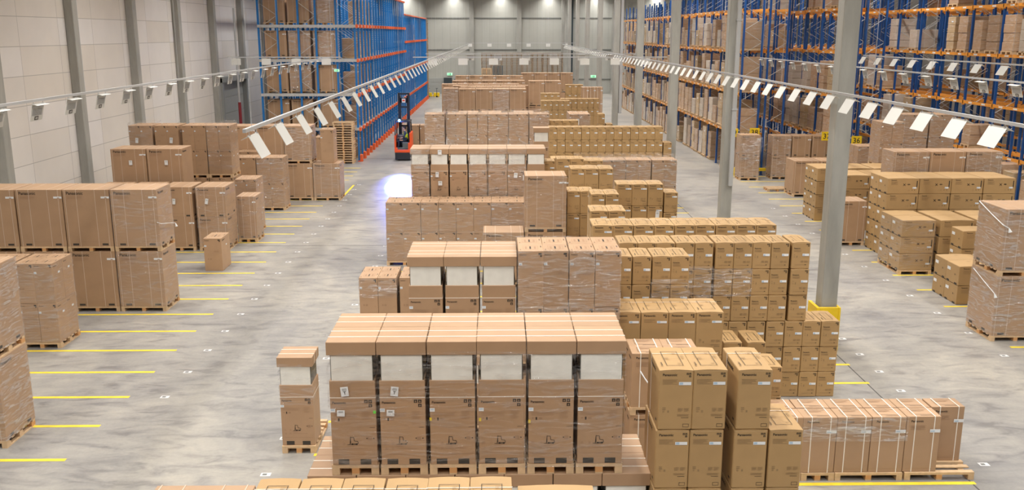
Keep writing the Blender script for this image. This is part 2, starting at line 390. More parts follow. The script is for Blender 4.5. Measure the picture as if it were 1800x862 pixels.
# ---------------------------------------------------------------- pallets
_pm = {}
def pallet_mesh(w, d, wood='wood'):
    k = (round(w, 2), round(d, 2), wood)
    if k in _pm: return _pm[k]
    a = MB(); h = 0.144
    for i in range(3):
        for j in range(3):
            x = -w / 2 + 0.05 + i * (w - 0.1) / 2; y = 0.07 + j * (d - 0.14) / 2
            a.box(x - 0.05, x + 0.05, y - 0.07, y + 0.07, 0.022, 0.1, 1 if (i + j) % 3 == 1 else 0)
        x = -w / 2 + 0.05 + i * (w - 0.1) / 2; a.box(x - 0.05, x + 0.05, 0, d, 0, 0.022)
    for j in range(3):
        y = 0.05 + j * (d - 0.1) / 2; a.box(-w / 2, w / 2, y - 0.05, y + 0.05, 0.1, 0.122)
    n = max(5, int(d / 0.16))
    for j in range(n):
        y0 = j * (d - 0.1) / (n - 1); a.box(-w / 2, w / 2, y0, y0 + 0.1, 0.1221, h)
    _pm[k] = a.mesh('pallet', [wood, 'wood_end' if wood == 'wood' else wood]); return _pm[k]
NP = [0]
def pallet(x, y, z, w, d, label, group, wood='wood'):
    o = obj('wooden_pallet', pallet_mesh(w, d, wood), None, (x, y, z)); tag(o, label, 'pallet', group); return o

# ---------------------------------------------------------------- cartons
# local frame: x centred, front on y = 0, depth towards +y, base on z = 0
mat('strap_clear', (0.60, 0.47, 0.37), 0.3)
MS = ['brown_card', 'ink', 'faint_brown', 'paper', 'label_blue', 'hole', 'strap_white', 'strap_clear']
MT = ['tan_card', 'ink', 'faint_tan', 'paper', 'label_blue', 'hole', 'strap_white']
E_ = 0.003
class Face:      # draws print on the front / top / right / left of a carton; u,v in metres from the lower left corner
    def __init__(s, a, w, d, h, side):
        s.a, s.w, s.d, s.h, s.side = a, w, d, h, side
    def P(s, u, v, e=E_):
        w, d, h = s.w, s.d, s.h
        return {'f': (-w / 2 + u, -e, v), 't': (-w / 2 + u, v, h + e), 'r': (w / 2 + e, u, v), 'l': (-w / 2 - e, d - u, v)}[s.side]
    def rect(s, u, v, W_, H_, mi, e=E_):
        s.a.quad(s.P(u, v, e), s.P(u + W_, v, e), s.P(u + W_, v + H_, e), s.P(u, v + H_, e), mi)
    def frame(s, u, v, W_, H_, t, mi):
        s.rect(u, v, W_, t, mi); s.rect(u, v + H_ - t, W_, t, mi); s.rect(u, v, t, H_, mi); s.rect(u + W_ - t, v, t, H_, mi)
    def lines(s, u, v, W_, n, dv, t, mi):
        for i in range(n): s.rect(u, v - i * dv, W_ * (1, 0.92, 0.97, 0.7)[i % 4], t, mi)
    def logo(s, u, v, W_, mi=1, vert=False):
        o = Vector(s.P(u, v)); ux = (Vector(s.P(u + 1, v)) - o); uy = (Vector(s.P(u, v + 1)) - o)
        if vert: ux, uy = uy, -ux
        s.a.text(LOGO, o, ux, uy, W_, mi)
    def icons(s, u, v, q, mi=1):      # three handling marks, one below: u,v = right top corner
        for du, dv in ((-2.25, -1), (-1.0, -1), (-1.0, -2.3)):
            s.rect(u + du * q, v + dv * q, q, q, mi)
            s.rect(u + (du + 0.25) * q, v + (dv + 0.3) * q, q * 0.5, q * 0.14, 0, E_ + 0.001)
            s.rect(u + (du + 0.43) * q, v + (dv + 0.15) * q, q * 0.14, q * 0.6, 0, E_ + 0.001)
def lid_box(a, w, d, h, bulge, mi=0):
    a.box(-w / 2, w / 2, 0, d, 0.004, h, mi, 0.011)
    if bulge:        # two top flaps, slightly domed, meeting in the middle
        n0 = len(a.v); nx, ny = 4, 4
        for j in range(ny + 1):
            for i in range(nx + 1):
                u, v = i / nx, j / ny
                z = h + 0.001 + bulge * math.sin(math.pi * u) * (0.35 + 0.65 * abs(2 * v - 1))
                a.v.append((-w / 2 + 0.003 + u * (w - 0.006), 0.002 + v * (d - 0.004), z))
        for j in range(ny):
            for i in range(nx):
                p = n0 + j * (nx + 1) + i; a.f.append((p, p + 1, p + nx + 2, p + nx + 1)); a.m.append(mi)
        for v, fl in ((0, 0), (ny, 1)):        # close the small gap under the domed edge
            for i in range(nx):
                p = n0 + v * (nx + 1) + i; y = 0.002 if not v else d - 0.002
                k = len(a.v); a.v += [(a.v[p][0], y, h - 0.004), (a.v[p + 1][0], y, h - 0.004)]
                a.f.append((p, k, k + 1, p + 1) if not fl else (p, p + 1, k + 1, k)); a.m.append(mi)
_cm = {}
def carton_meshes(kind, w, d, h, lod):
    """returns (body mesh, [(part name, mesh, own label)])"""
    k = (kind, round(w, 3), round(d, 3), round(h, 3), lod)
    if k in _cm: return _cm[k]
    a = MB(); parts = []; tan = kind in 'ABD'; mats = MT if tan else MS
    def part(name, fn, label=None):
        if lod: fn(a); return
        b = MB(); fn(b); parts.append((name, b.mesh(name, mats), label))
    e2 = E_ + 0.003
    if kind in 'AB':
        lid_box(a, w, d, h - 0.006, 0.012)
        F = Face(a, w, d, h, 'f'); T = Face(a, w, d, h + 0.008, 't'); L = Face(a, w, d, h, 'l')
        if kind == 'A':
            F.logo(0.10 * w, 0.905 * h, 0.42 * w); F.icons(0.93 * w, 0.955 * h, 0.05 * w + 0.004)
            F.lines(0.10 * w, 0.84 * h, 0.44 * w, 5, 0.018 * h, 0.005, 2)
            F.rect(0.12 * w, 0.34 * h, 0.10 * w, 0.012, 2); F.rect(0.12 * w, 0.37 * h, 0.10 * w, 0.01, 2)
            F.frame(0.13 * w, 0.30 * h, 0.05 * w, 0.02, 0.004, 2); F.rect(0.27 * w, 0.295 * h, 0.05 * w, 0.03, 2)
            F.lines(0.58 * w, 0.36 * h, 0.15 * w, 4, 0.013, 0.005, 2); F.lines(0.76 * w, 0.36 * h, 0.15 * w, 4, 0.013, 0.005, 2)
            F.lines(0.56 * w, 0.26 * h, 0.36 * w, 3, 0.011, 0.004, 2); F.rect(0.68 * w, 0.205 * h, 0.22 * w, 0.005, 1)
            F.frame(0.74 * w, 0.05 * h, 0.18 * w, 0.045, 0.004, 1)
            T.frame(0.27 * w, 0.17 * d, 0.50 * w, 0.62 * d, 0.007, 1); T.logo(0.16 * w, 0.16 * d, 0.16 * d, 1, True)
            T.lines(0.30 * w, 0.52 * d, 0.14 * w, 6, 0.014, 0.005, 2); T.lines(0.60 * w, 0.74 * d, 0.12 * w, 5, 0.014, 0.005, 2)
            T.lines(0.62 * w, 0.28 * d, 0.10 * w, 4, 0.014, 0.005, 2); T.lines(0.82 * w, 0.62 * d, 0.09 * w, 9, 0.014, 0.006, 2)
            T.rect(0.27 * w, 0.47 * d, 0.50 * w, 0.003, 2); L.logo(0.30 * d, 0.86 * h, 0.40 * d)
            L.rect(0.80 * d, 0.10 * h, 0.07, 0.03, 5)
            def st(b):
                b.box(-w / 2 - 0.004, w / 2 + 0.004, 0.70 * d - 0.005, 0.70 * d + 0.005, h + 0.0085, h + 0.0100, 6)
                for sx in (-1, 1): b.box(sx * (w / 2 + 0.002) - 0.002, sx * (w / 2 + 0.002) + 0.002, 0.70 * d - 0.008, 0.70 * d + 0.008, 0.03, h + 0.0145, 6)
            part('strap', st, 'thin white packing strap')
        else:
            F.icons(0.93 * w, 0.955 * h, 0.07 * w); F.logo(0.10 * w, 0.76 * h, 0.36 * w); F.lines(0.10 * w, 0.71 * h, 0.42 * w, 3, 0.016, 0.006, 2)
            F.rect(0.12 * w, 0.52 * h, 0.05 * w, 0.016, 2); F.frame(0.12 * w, 0.44 * h, 0.05 * w, 0.018, 0.005, 2); F.rect(0.26 * w, 0.42 * h, 0.05 * w, 0.045, 2)
            F.lines(0.50 * w, 0.30 * h, 0.16 * w, 3, 0.016, 0.007, 2); F.lines(0.70 * w, 0.30 * h, 0.18 * w, 3, 0.016, 0.007, 2); F.rect(0.18 * w, 0.15 * h, 0.62 * w, 0.005, 2); F.rect(0.74 * w, 0.145 * h, 0.07 * w, 0.013, 1)
            T.frame(0.30 * w, 0.15 * d, 0.42 * w, 0.62 * d, 0.008, 1); T.lines(0.12 * w, 0.72 * d, 0.12 * w, 5, 0.03, 0.008, 2); T.lines(0.78 * w, 0.6 * d, 0.11 * w, 8, 0.026, 0.007, 2)
            T.rect(0.14 * w, 0.13 * d, 0.03 * w, 0.2 * d, 1); T.rect(0.5 * w, 0.17 * d, 0.005, 0.58 * d, 2)
        def lb(b):
            G = Face(b, w, d, h, 'f'); v = 0.755 * h if kind == 'A' else 0.49 * h; W_ = 0.36 * w
            G.rect(0.58 * w, v, W_, 0.042 if kind == 'A' else 0.05, 3, e2); G.rect(0.60 * w, v + 0.008, 0.10 * w, 0.028, 4, e2 + 0.002)
        part('shipping_label', lb, 'white and blue shipping label')
    elif kind == 'D':
        lid_box(a, w, d, h - 0.010, 0.014)
        F = Face(a, w, d, h, 'f'); L = Face(a, w, d, h, 'l'); T = Face(a, w, d, h + 0.006, 't')
        F.logo(0.11 * w, 0.85 * h, 0.17 * w); F.lines(0.11 * w, 0.78 * h, 0.22 * w, 6, 0.02, 0.006, 2)
        F.loop_ = None
        a.bar((0.02 * w - 0.03, -E_, 0.52 * h), (0.02 * w + 0.05, -E_, 0.66 * h), 0.004, 0.014, 1); a.bar((0.02 * w + 0.05, -E_, 0.52 * h), (0.02 * w - 0.03, -E_, 0.66 * h), 0.004, 0.014, 1)
        F.rect(0.63 * w, 0.58 * h, 0.08 * w, 0.03, 1); F.rect(0.61 * w, 0.595 * h, 0.12 * w, 0.012, 2); F.rect(0.655 * w, 0.55 * h, 0.03 * w, 0.06, 2)
        F.rect(0.915 * w, 0.42 * h, 0.03 * w, 0.42 * h, 1); F.lines(0.66 * w, 0.25 * h, 0.05 * w, 2, 0.02, 0.006, 2); F.rect(0.78 * w, 0.22 * h, 0.015 * w, 0.03, 1); F.rect(0.86 * w, 0.22 * h, 0.015 * w, 0.03, 1)
        L.rect(0.10 * d, 0.0, 0.20 * d, 0.055, 5); L.rect(0.70 * d, 0.0, 0.20 * d, 0.055, 5); L.rect(0.68 * d, 0.45 * h, 0.03, 0.05, 1); L.rect(0.76 * d, 0.47 * h, 0.03, 0.03, 2)
        L.rect(0.09 * d, 0.60 * h, 0.25 * d, 0.09, 3, 0.005); T.lines(0.46 * w, 0.8 * d, 0.10 * w, 3, 0.02, 0.008, 2)
        def lb(b):
            G = Face(b, w, d, h, 'f'); G.rect(0.80 * w, 0.34 * h, 0.12 * w, 0.055, 3, e2); G.rect(0.81 * w, 0.36 * h, 0.03 * w, 0.03, 4, e2 + 0.002)
        part('shipping_label', lb, 'white and blue shipping label')
    elif kind in ('V', 'U'):
        a.box(-w / 2, w / 2, 0, d, 0, h, 0, 0.007)
        F = Face(a, w, d, h, 'f'); R_ = Face(a, w, d, h, 'r')
        F.logo(0.08 * w, h - 0.135, 0.36 * w); F.lines(0.09 * w, h - 0.19, 0.34 * w, 4, 0.022, 0.009, 2)
        F.rect(0.12 * w, 0.03, 0.13 * w, 0.055, 5); F.rect(0.76 * w, 0.03, 0.13 * w, 0.055, 5); F.rect(0.10 * w, 0.13, 0.80 * w, 0.003, 2)
        T = Face(a, w, d, h, 't'); T.rect(0, 0.5 * d - 0.002, w, 0.004, 2)
        R_.logo(0.10 * d, h - 0.14, 0.36 * d); R_.rect(0.12 * d, 0.03, 0.13 * d, 0.055, 5); R_.rect(0.72 * d, 0.03, 0.13 * d, 0.055, 5)
        L = Face(a, w, d, h, 'l'); L.rect(0.2 * d, h - 0.5, 0.12, 0.05, 2); L.rect(0.12 * d, 0.03, 0.13 * d, 0.055, 5); L.rect(0.62 * d, 0.03, 0.13 * d, 0.055, 5)
        def lb(b):
            G = Face(b, w, d, h, 'f'); G.rect(0.82 * w, h - 0.24, 0.18 * w, 0.055, 3, e2); G.rect(0.90 * w, h - 0.235, 0.05 * w, 0.02, 2, e2 + 0.002)
        part('shipping_label', lb, 'white shipping label')
        for q in (0.05, 0.29, 0.69, 0.92):
            def st(b, q=q):
                x = -w / 2 + q * w
                b.box(x - 0.006, x + 0.006, -0.0045, 0.0, 0.0, h, 7); b.box(x - 0.006, x + 0.006, -0.0045, d + 0.004, h + 0.0008, h + 0.004, 7)
                b.box(x - 0.006, x + 0.006, d, d + 0.004, 0.0, h, 7)
            part('strap', st, 'thin white packing strap')
    elif kind == 'S':
        a.box(-w / 2, w / 2, 0, d, 0, h, 0, 0.006)
        F = Face(a, w, d, h, 'f'); T = Face(a, w, d, h, 't'); R_ = Face(a, w, d, h, 'r')
        F.logo(0.06 * w, 0.925 * h, 0.26 * w); F.rect(0.80 * w, 0.93 * h, 0.13 * w, 0.035, 1); F.rect(0.87 * w, 0.895 * h, 0.06 * w, 0.03, 1)
        F.lines(0.55 * w, 0.62 * h, 0.30 * w, 3, 0.02, 0.006, 2); F.rect(0.20 * w, 0.35 * h, 0.03, 0.04, 2); F.rect(0.32 * w, 0.35 * h, 0.05, 0.04, 2); F.rect(0.8 * w, 0.33 * h, 0.04, 0.006, 2)
        T.frame(0.20 * w, 0.20 * d, 0.60 * w, 0.50 * d, 0.006, 2); T.rect(0.28 * w, 0.30 * d, 0.08 * w, 0.30 * d, 2); T.rect(0.46 * w, 0.28 * d, 0.06 * w, 0.34 * d, 1); T.rect(0.64 * w, 0.30 * d, 0.08 * w, 0.30 * d, 2); T.rect(0.08 * w, 0.12 * d, 0.03 * w, 0.10 * d, 1); T.rect(0.9 * w, 0.5 * d, 0.03 * w, 0.2 * d, 1)
        R_.logo(0.10 * d, 0.90 * h, 0.30 * d); R_.rect(0.5 * d, 0.70 * h, 0.10, 0.05, 3, 0.005)
        def lb(b):
            G = Face(b, w, d, h, 'f'); G.rect(0.03 * w, 0.745 * h, 0.13 * w, 0.05, 3, e2); G.rect(0.05 * w, 0.755 * h, 0.08 * w, 0.02, 4, e2 + 0.002)
        part('shipping_label', lb, 'small square white label')
    elif kind == 'C':
        a.box(-w / 2, w / 2, 0, d, 0, h, 0, 0.006)
        F = Face(a, w, d, h, 'f'); T = Face(a, w, d, h, 't'); L = Face(a, w, d, h, 'l')
        F.logo(0.13 * w, 0.90 * h, 0.36 * w); F.lines(0.13 * w, 0.83 * h, 0.44 * w, 5, 0.017, 0.007, 2); F.rect(0.08 * w, 0.06 * h, 0.74 * w, 0.004, 2)
        F.rect(0.81 * w, 0.045 * h, 0.02, 0.02, 1)
        T.frame(0.20 * w, 0.22 * d, 0.62 * w, 0.60 * d, 0.006, 1); T.lines(0.28 * w, 0.70 * d, 0.40 * w, 4, 0.018, 0.006, 2); T.rect(0.42 * w, 0.12 * d, 0.40 * w, 0.008, 1); T.rect(0.30 * w, 0.90 * d, 0.30 * w, 0.006, 2)
        L.rect(0.2 * d, 0.86 * h, 0.5 * d, 0.03, 1)
        def lb(b):
            G = Face(b, w, d, h, 'f'); G.rect(0.70 * w, 0.715 * h, 0.30 * w, 0.06, 3, e2 + 0.003); G.rect(0.72 * w, 0.73 * h, 0.12 * w, 0.02, 4, e2 + 0.005)
        part('shipping_label', lb, 'white shipping label')
        for q in (0.26, 0.82):
            def st(b, q=q):
                x = -w / 2 + q * w
                b.box(x - 0.008, x + 0.008, -0.0045, 0.0, 0.0, h, 6); b.box(x - 0.008, x + 0.008, -0.0045, d + 0.004, h + 0.0008, h + 0.004, 6)
            part('strap', st, 'thin white packing strap')
    _cm[k] = (a.mesh({'A': 'tan_carton', 'B': 'tan_carton', 'D': 'tan_carton'}.get(kind, 'brown_carton'), mats), parts)
    return _cm[k]
NAMES = {'A': 'tan_carton', 'B': 'small_tan_carton', 'D': 'long_tan_carton', 'V': 'outdoor_unit_carton', 'U': 'outdoor_unit_carton', 'S': 'brown_carton', 'C': 'strapped_carton', 'T': 'water_tank_carton'}
LOOK = {'A': 'tan carton', 'B': 'small tan carton', 'D': 'low tan carton', 'V': 'big brown carton', 'U': 'brown carton', 'S': 'brown carton', 'C': 'strapped brown carton', 'T': 'boxed tank'}
CARTONS = []; STUFF = {}
def stuff_box(kind, x, y, z, w, d, h):
    m_ = STUFF.setdefault(kind, MB())
    if kind == 'P':
        for bx in (-w / 2 + 0.05, 0, w / 2 - 0.05): m_.box(x + bx - 0.05, x + bx + 0.05, y, y + d, z, z + 0.1)
        m_.box(x - w / 2, x + w / 2, y, y + d, z + 0.1, z + h)
    else: m_.box(x - w / 2, x + w / 2, y, y + d, z, z + h)
def carton(kind, x, y, z, w, d, h, label, group, jit=True, rz=0.0):
    if kind == 'T':
        o = tank(x, y, z, w, d, h, label, group); CARTONS.append((o, kind, x, y, z, h)); return o
    lod = 0 if y < 23 and y > 9.5 else 1
    me, parts = carton_meshes(kind, w, d, h, lod)
    if jit: x += RND.uniform(-0.006, 0.006); y += RND.uniform(0, 0.018); rz += RND.uniform(-0.006, 0.006)
    o = obj(NAMES[kind], me, None, (x, y, z), rz)
    for nm, pm, pl in parts:
        p = obj(nm, pm, o)
        if pl: p['label'] = pl
    tag(o, label, 'carton', group); CARTONS.append((o, kind, x, y, z, h)); return o
# tall carton of a hot water tank: base box, wrapped white unit showing in the middle, lid on top
_tm = {}
def tank(x, y, z, w, d, h, label, group):
    lod = 0 if y < 18 else 1
    k = (round(w, 3), round(d, 3), round(h, 3), lod)
    if k not in _tm:
        zb, zl = 0.69 * h, 0.895 * h; wi = w * 0.93
        M_ = MS[:7] + ['cover_white', 'cover_side']
        a = MB(); a.box(-wi / 2, wi / 2, 0, d * 0.94, 0, zb, 0, 0.006)
        F = Face(a, wi, d, zb, 'f')
        zs = 0.555 * h
        a.box(-wi / 2 - 0.003, wi / 2 + 0.003, -0.003, d * 0.94 + 0.003, zs - 0.006, zs + 0.004, 6)
        F.logo(0.05 * wi, zs - 0.085, 0.30 * wi); F.icons(0.92 * wi, zs - 0.03, 0.075 * wi); F.lines(0.06 * wi, zs - 0.22, 0.52 * wi, 3, 0.02, 0.005, 2); F.lines(0.70 * wi, zs - 0.2, 0.18 * wi, 6, 0.02, 0.005, 2)
        F.rect(0.08 * wi, zs - 0.31, 0.02, 0.02, 2); F.rect(0.16 * wi, zs - 0.325, 0.02, 0.04, 1); F.rect(0.23 * wi, zs - 0.32, 0.045, 0.03, 2)
        F.rect(0.85 * wi, zs - 0.42, 0.07, 0.004, 1)
        q = 0.16 * wi; u0, v0 = 0.40 * wi - wi / 2, zs - 0.66      # fork-lift pictogram
        for pts in ([(0, 0), (0.12 * q, 1.2 * q)], [(-0.35 * q, 0), (0.85 * q, 0)], [(0.12 * q, 0.15 * q), (0.1 * q, 1.1 * q), (0.55 * q, 1.1 * q), (0.62 * q, 0.55 * q), (1.1 * q, 0.5 * q), (1.15 * q, 0.15 * q), (0.2 * q, 0.12 * q)]):
            a.loop([(u0 + px, v0 + pz) for px, pz in pts], 0.007, -E_, 1)
        for cx in (0.35, 0.95): a.cyl((u0 + cx * q, -E_, v0 + 0.08 * q), (u0 + cx * q, -E_ - 0.002, v0 + 0.08 * q), 0.14 * q, 8, 1)
        F.rect(0.80 * wi, zs - 0.60, 0.09 * wi, 0.05, 2); F.rect(0.77 * wi, zs - 0.58, 0.015, 0.015, 1); F.rect(0.92 * wi, zs - 0.58, 0.015, 0.015, 1)
        for i, (fu, fv) in enumerate(((0.08, 0.66), (0.25, 0.66), (0.10, 0.73), (0.24, 0.73))): F.frame(fu * wi, zs - fv, 0.025, 0.025, 0.004, 2)
        F.rect(0.34 * wi, zs - 0.69, 0.15 * wi, 0.006, 2); F.rect(0.34 * wi, zs - 0.72, 0.45 * wi, 0.005, 2); F.rect(0.05 * wi, zs - 0.80, 0.9 * wi, 0.004, 2)
        F.rect(0.13 * wi, 0.012, 0.24 * wi, 0.075, 5); F.rect(0.62 * wi, 0.012, 0.24 * wi, 0.075, 5)
        for q_ in (0.02,): F.rect(0.0, zs - 0.20, 0.11 * wi, 0.05, 3, 0.006); F.rect(0.02 * wi, zs - 0.175, 0.07 * wi, 0.012, 4, 0.008)
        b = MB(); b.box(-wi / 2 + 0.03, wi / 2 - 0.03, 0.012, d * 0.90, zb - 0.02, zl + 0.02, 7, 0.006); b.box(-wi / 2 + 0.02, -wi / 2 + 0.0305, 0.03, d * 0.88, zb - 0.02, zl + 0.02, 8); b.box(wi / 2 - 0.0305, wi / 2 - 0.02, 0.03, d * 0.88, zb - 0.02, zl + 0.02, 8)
        c = MB(); c.box(-w / 2, w / 2, -0.012, d - 0.012, zl, h, 0, 0.006)
        s_ = []
        for q_ in (0.32, 0.70):
            e = MB(); e.box(-w / 2 - 0.003, w / 2 + 0.003, q_ * d - 0.010, q_ * d + 0.010, h + 0.0005, h + 0.004, 6)
            for sx in (-1, 1): e.box(sx * (w / 2 + 0.0015) - 0.0015, sx * (w / 2 + 0.0015) + 0.0015, q_ * d - 0.009, q_ * d + 0.009, 0.03 if False else zl, h + 0.004, 6)
            s_.append(e.mesh('strap', M_))
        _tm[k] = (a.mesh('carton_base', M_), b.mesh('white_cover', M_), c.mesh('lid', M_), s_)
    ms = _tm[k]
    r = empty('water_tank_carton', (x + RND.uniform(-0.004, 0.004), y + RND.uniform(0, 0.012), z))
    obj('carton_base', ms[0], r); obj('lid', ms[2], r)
    p = obj('white_cover', ms[1], r); p['label'] = 'white foil-covered tank showing between base and lid'
    for s_ in ms[3]:
        p = obj('strap', s_, r); p['label'] = 'thin white packing strap'
    tag(r, label, 'carton', group); return r

# ---------------------------------------------------------------- stretch film
FILMN = [0]
def film(x0, x1, y0, y1, z0, z1, label, m='film', top=True):
    e = 0.013; a = MB(); x0 -= e; x1 += e; y0 -= e; y1 += e; rr = random.Random(int(x0 * 97 + y0 * 31 + z0 * 7))
    def sheet(o, ux, uy, n, nu, nv):
        k = len(a.v)
        for j in range(nv + 1):
            for i in range(nu + 1):
                ed = 0 if i in (0, nu) else 1
                p = Vector(o) + Vector(ux) * (i / nu) + Vector(uy) * (j / nv) + Vector(n) * (ed * rr.uniform(-0.004, 0.009)); a.v.append(tuple(p))
        for j in range(nv):
            for i in range(nu):
                q = k + j * (nu + 1) + i; a.f.append((q, q + 1, q + nu + 2, q + nu + 1)); a.m.append(0)
    w, d, h = x1 - x0, y1 - y0, z1 - z0
    sheet((x0, y0, z0), (w, 0, 0), (0, 0, h), (0, -1, 0), 12, 14); sheet((x1, y0, z0), (0, d, 0), (0, 0, h), (1, 0, 0), 10, 14)
    sheet((x1, y1, z0), (-w, 0, 0), (0, 0, h), (0, 1, 0), 6, 6); sheet((x0, y1, z0), (0, -d, 0), (0, 0, h), (-1, 0, 0), 10, 14)
    o = obj('stretch_film', a.mesh('stretch_film', [m]))
    for p in o.data.polygons: p.use_smooth = True
    for q in CARTONS:        # film
        if z1 - z0 > q[5] + 0.2: continue
        if q[1] in 'VUT' and abs(q[2] - (x0 + x1) / 2) < 0.07 and abs(q[3] - y0) < 0.09 and z0 - 0.12 < q[4] + q[5] * 0.5 < z1 + 0.1 or (q[1] == 'S' and w - 0.6 < 0.03 and abs(q[2] - (x0 + x1) / 2) < 0.03 and abs(q[3] - y0) < 0.05):
            o.parent = q[0]; o.location = (-q[0].location.x, -q[0].location.y, -q[0].location.z); o['label'] = 'clear crinkled stretch film'; return o
    tag(o, label, 'stretch film', None)
    return o

# ---------------------------------------------------------------- blocks of cartons
def block(kind, phrase, group, x0, y0, nx, pitch, nz, w, d, h, ny=1, dy=None, base=0.0, pal=0.0, cols=None, xs=None, look=None, palw=None, wood='wood', pgrp=1, tiers=None, hid=0):
    """columns of cartons seen from the hall: nx columns from the left, nz tiers, ny rows deep"""
    dy = dy or d + 0.01; look = look or LOOK[kind]; xs = xs or [x0 + pitch * i for i in range(nx)]; nx = len(xs)
    for i, xl in enumerate(xs):
        n = cols[i] if cols else nz
        for j in range(ny):
            z = base
            for t in range(n):
                if pal and (t == 0 or pal > 0 and tiers and t % tiers == 0): z += 0.144
                k = n - 1 - t
                lab = ', '.join([q for q in (look, tiername(k) if n > 1 else '', fromleft(i, nx), ('' if ny == 1 else ('front row' if j == 0 else 'back row' if j == ny - 1 else ordn(j) + ' row')), phrase) if q])
                if t < hid: stuff_box(kind, xl + w / 2, y0 + j * dy, z, w, d, h)
                else: carton(kind, xl + w / 2, y0 + j * dy, z, w, d, h, lab, group)
                z += h + 0.002
        if pal and i % pgrp == 0:
            for t in range(n):
                if t == 0 or (tiers and t % tiers == 0):
                    zz = base + t * (h + 0.002) + (0.144 * (t // tiers) if tiers else 0)
                    pw = (palw or w) if pgrp == 1 else (xs[min(i + pgrp, nx) - 1] + w - xl)
                    lab = ', '.join([q for q in ('pallet' if True else '', 'lower' if t == 0 and tiers and n > tiers else ('upper' if t else ''), fromleft(i // pgrp, (nx + pgrp - 1) // pgrp), 'under the ' + look + 's', phrase) if q])
                    if t < hid: stuff_box('P', xl + (pw if pgrp > 1 else w) / 2, y0, zz, pw, dy * ny - 0.01, 0.144); continue
                    pallet(xl + (pw if pgrp > 1 else w) / 2, y0, zz, pw, dy * ny - 0.01, lab, 'pallets under stacked cartons', wood)
def loads(phrase, group, xs, y0, nl, tiers, cw, cdp, ch, base=0.0, pal=True, nyd=2, ncx=2, look='brown carton', hid=0):
    """pallet loads of ncx x nyd cartons, several loads in a row, nl pallets high"""
    n = len(xs)
    for i, xl in enumerate(xs):
        z = base
        for l in range(nl):
            if pal:
                lab = ', '.join([q for q in ('pallet', ('upper', 'lower')[l == 0] if nl > 1 else '', fromleft(i, n), 'under brown cartons', phrase) if q])
                if l * tiers < hid: stuff_box('P', xl + cw * ncx / 2 + 0.005, y0, z, cw * ncx + 0.03, (cdp + 0.01) * nyd, 0.144)
                else: pallet(xl + cw * ncx / 2 + 0.005, y0, z, cw * ncx + 0.03, (cdp + 0.01) * nyd, lab, 'pallets under stacked cartons'); z += 0.144
            for t in range(tiers):
                k = nl * tiers - 1 - (l * tiers + t)
                for j in range(nyd):
                    if j and k > 1: continue        # the rear cartons far down inside a load are never seen: the front ones reach back
                    dd = cdp if k <= 1 else (cdp + 0.008) * nyd
                    for q in range(ncx):
                        where = ('front ' if j == 0 else 'rear ') + (['left', 'right'] if ncx == 2 else ['left', 'middle', 'right'])[q]
                        lab = ', '.join([s for s in (look, where, tiername(k), (fromleft(i, n).replace(' from left', '') + ' load') if n > 1 else '', phrase) if s])
                        if l * tiers + t < hid: stuff_box('S', xl + cw * (q + 0.5) + 0.004 * q, y0 + j * (cdp + 0.01), z, cw, dd, ch)
                        else: carton('S', xl + cw * (q + 0.5) + 0.004 * q, y0 + j * (cdp + 0.01), z, cw, dd, ch, lab, group)
                z += ch + 0.002

# ================================================================ the goods, from the camera into the hall
GT = 'cartons with white-banded water tanks'; GV = 'big brown outdoor unit cartons'; GS = 'brown cartons packed on pallets'; GA = 'large tan cartons'; GB = 'small tan cartons'; GD = 'long low tan cartons'; GC = 'strapped brown cartons'
# --- middle block, left side
block('A', 'in row at bottom edge', GA, -2.52, 8.14, 6, 0.445, 4, 0.435, 0.84, 0.712, pal=1, pgrp=2, hid=3)
block('D', 'right end of bottom-edge row', GD, 0.19, 8.14, 1, 0, 5, 0.80, 0.84, 0.55, pal=1, look='wide tan carton', hid=4)
block('V', 'left end of bottom-edge row', GV, -3.62, 8.0, 1, 0, 2, 1.04, 0.98, 1.32, pal=1, tiers=1)
block('T', 'lying under the front row', GT, -2.55, 11.28, 7, 0.655, 1, 0.645, 0.62, 1.72, ny=2, dy=0.625, pal=1, palw=0.62)
block('T', 'in the large front row', GT, -2.225, 11.28, 6, 0.647, 1, 0.638, 0.62, 1.72, ny=2, dy=0.625, base=1.868, pal=1, palw=0.62)
block('T', 'standing alone left of front row', GT, -4.03, 15.86, 1, 0, 1, 0.645, 0.62, 1.72, look='lone boxed tank')
for o_ in [bpy.data.objects.get(n_) for n_ in list(bpy.data.objects.keys()) if n_.startswith('water_tank_carton')]:
    if o_['label'].startswith('lone'): o_.location.z = 0.146
pallet(-3.705, 15.84, 0, 0.62, 1.22, 'long pallet under the lone boxed tank left of the front row', 'pallets under stacked cartons')
block('T', 'second row, left of wrapped cartons', GT, -1.63, 15.9, 3, 0.655, 2, 0.645, 0.62, 1.72, ny=2, dy=0.625, pal=1, tiers=1, palw=0.62)
loads('film-wrapped stack behind front row', GS, [0.345, 1.265], 15.84, 1, 2, 0.45, 0.56, 0.74, hid=2)
loads('film-wrapped stack behind front row, high', GS, [0.345, 1.265], 15.84, 1, 2, 0.45, 0.56, 1.03, base=1.634)
film(0.345, 1.25, 15.84, 16.98, 1.78, 3.86, 'stretch film on the tall left load behind the front row')
film(1.265, 2.17, 15.84, 16.98, 1.78, 3.86, 'shiny stretch film on the tall right load behind the front row')
film(1.265, 2.17, 15.84, 16.98, 0.14, 1.62, 'stretch film on the low load under the tall right one', 'film_soft')
loads('low pair in the aisle', GS, [-3.17, -2.25], 20.22, 1, 2, 0.42, 0.52, 1.02)
film(-3.17, -2.325, 20.22, 21.26, 1.72, 2.18, 'bright crinkled film band round the low pair of cartons')
loads('in the four-load brown row', GS, [-3.73 + 1.165 * i for i in range(4)], 30.0, 1, 2, 0.575, 0.55, 1.0)
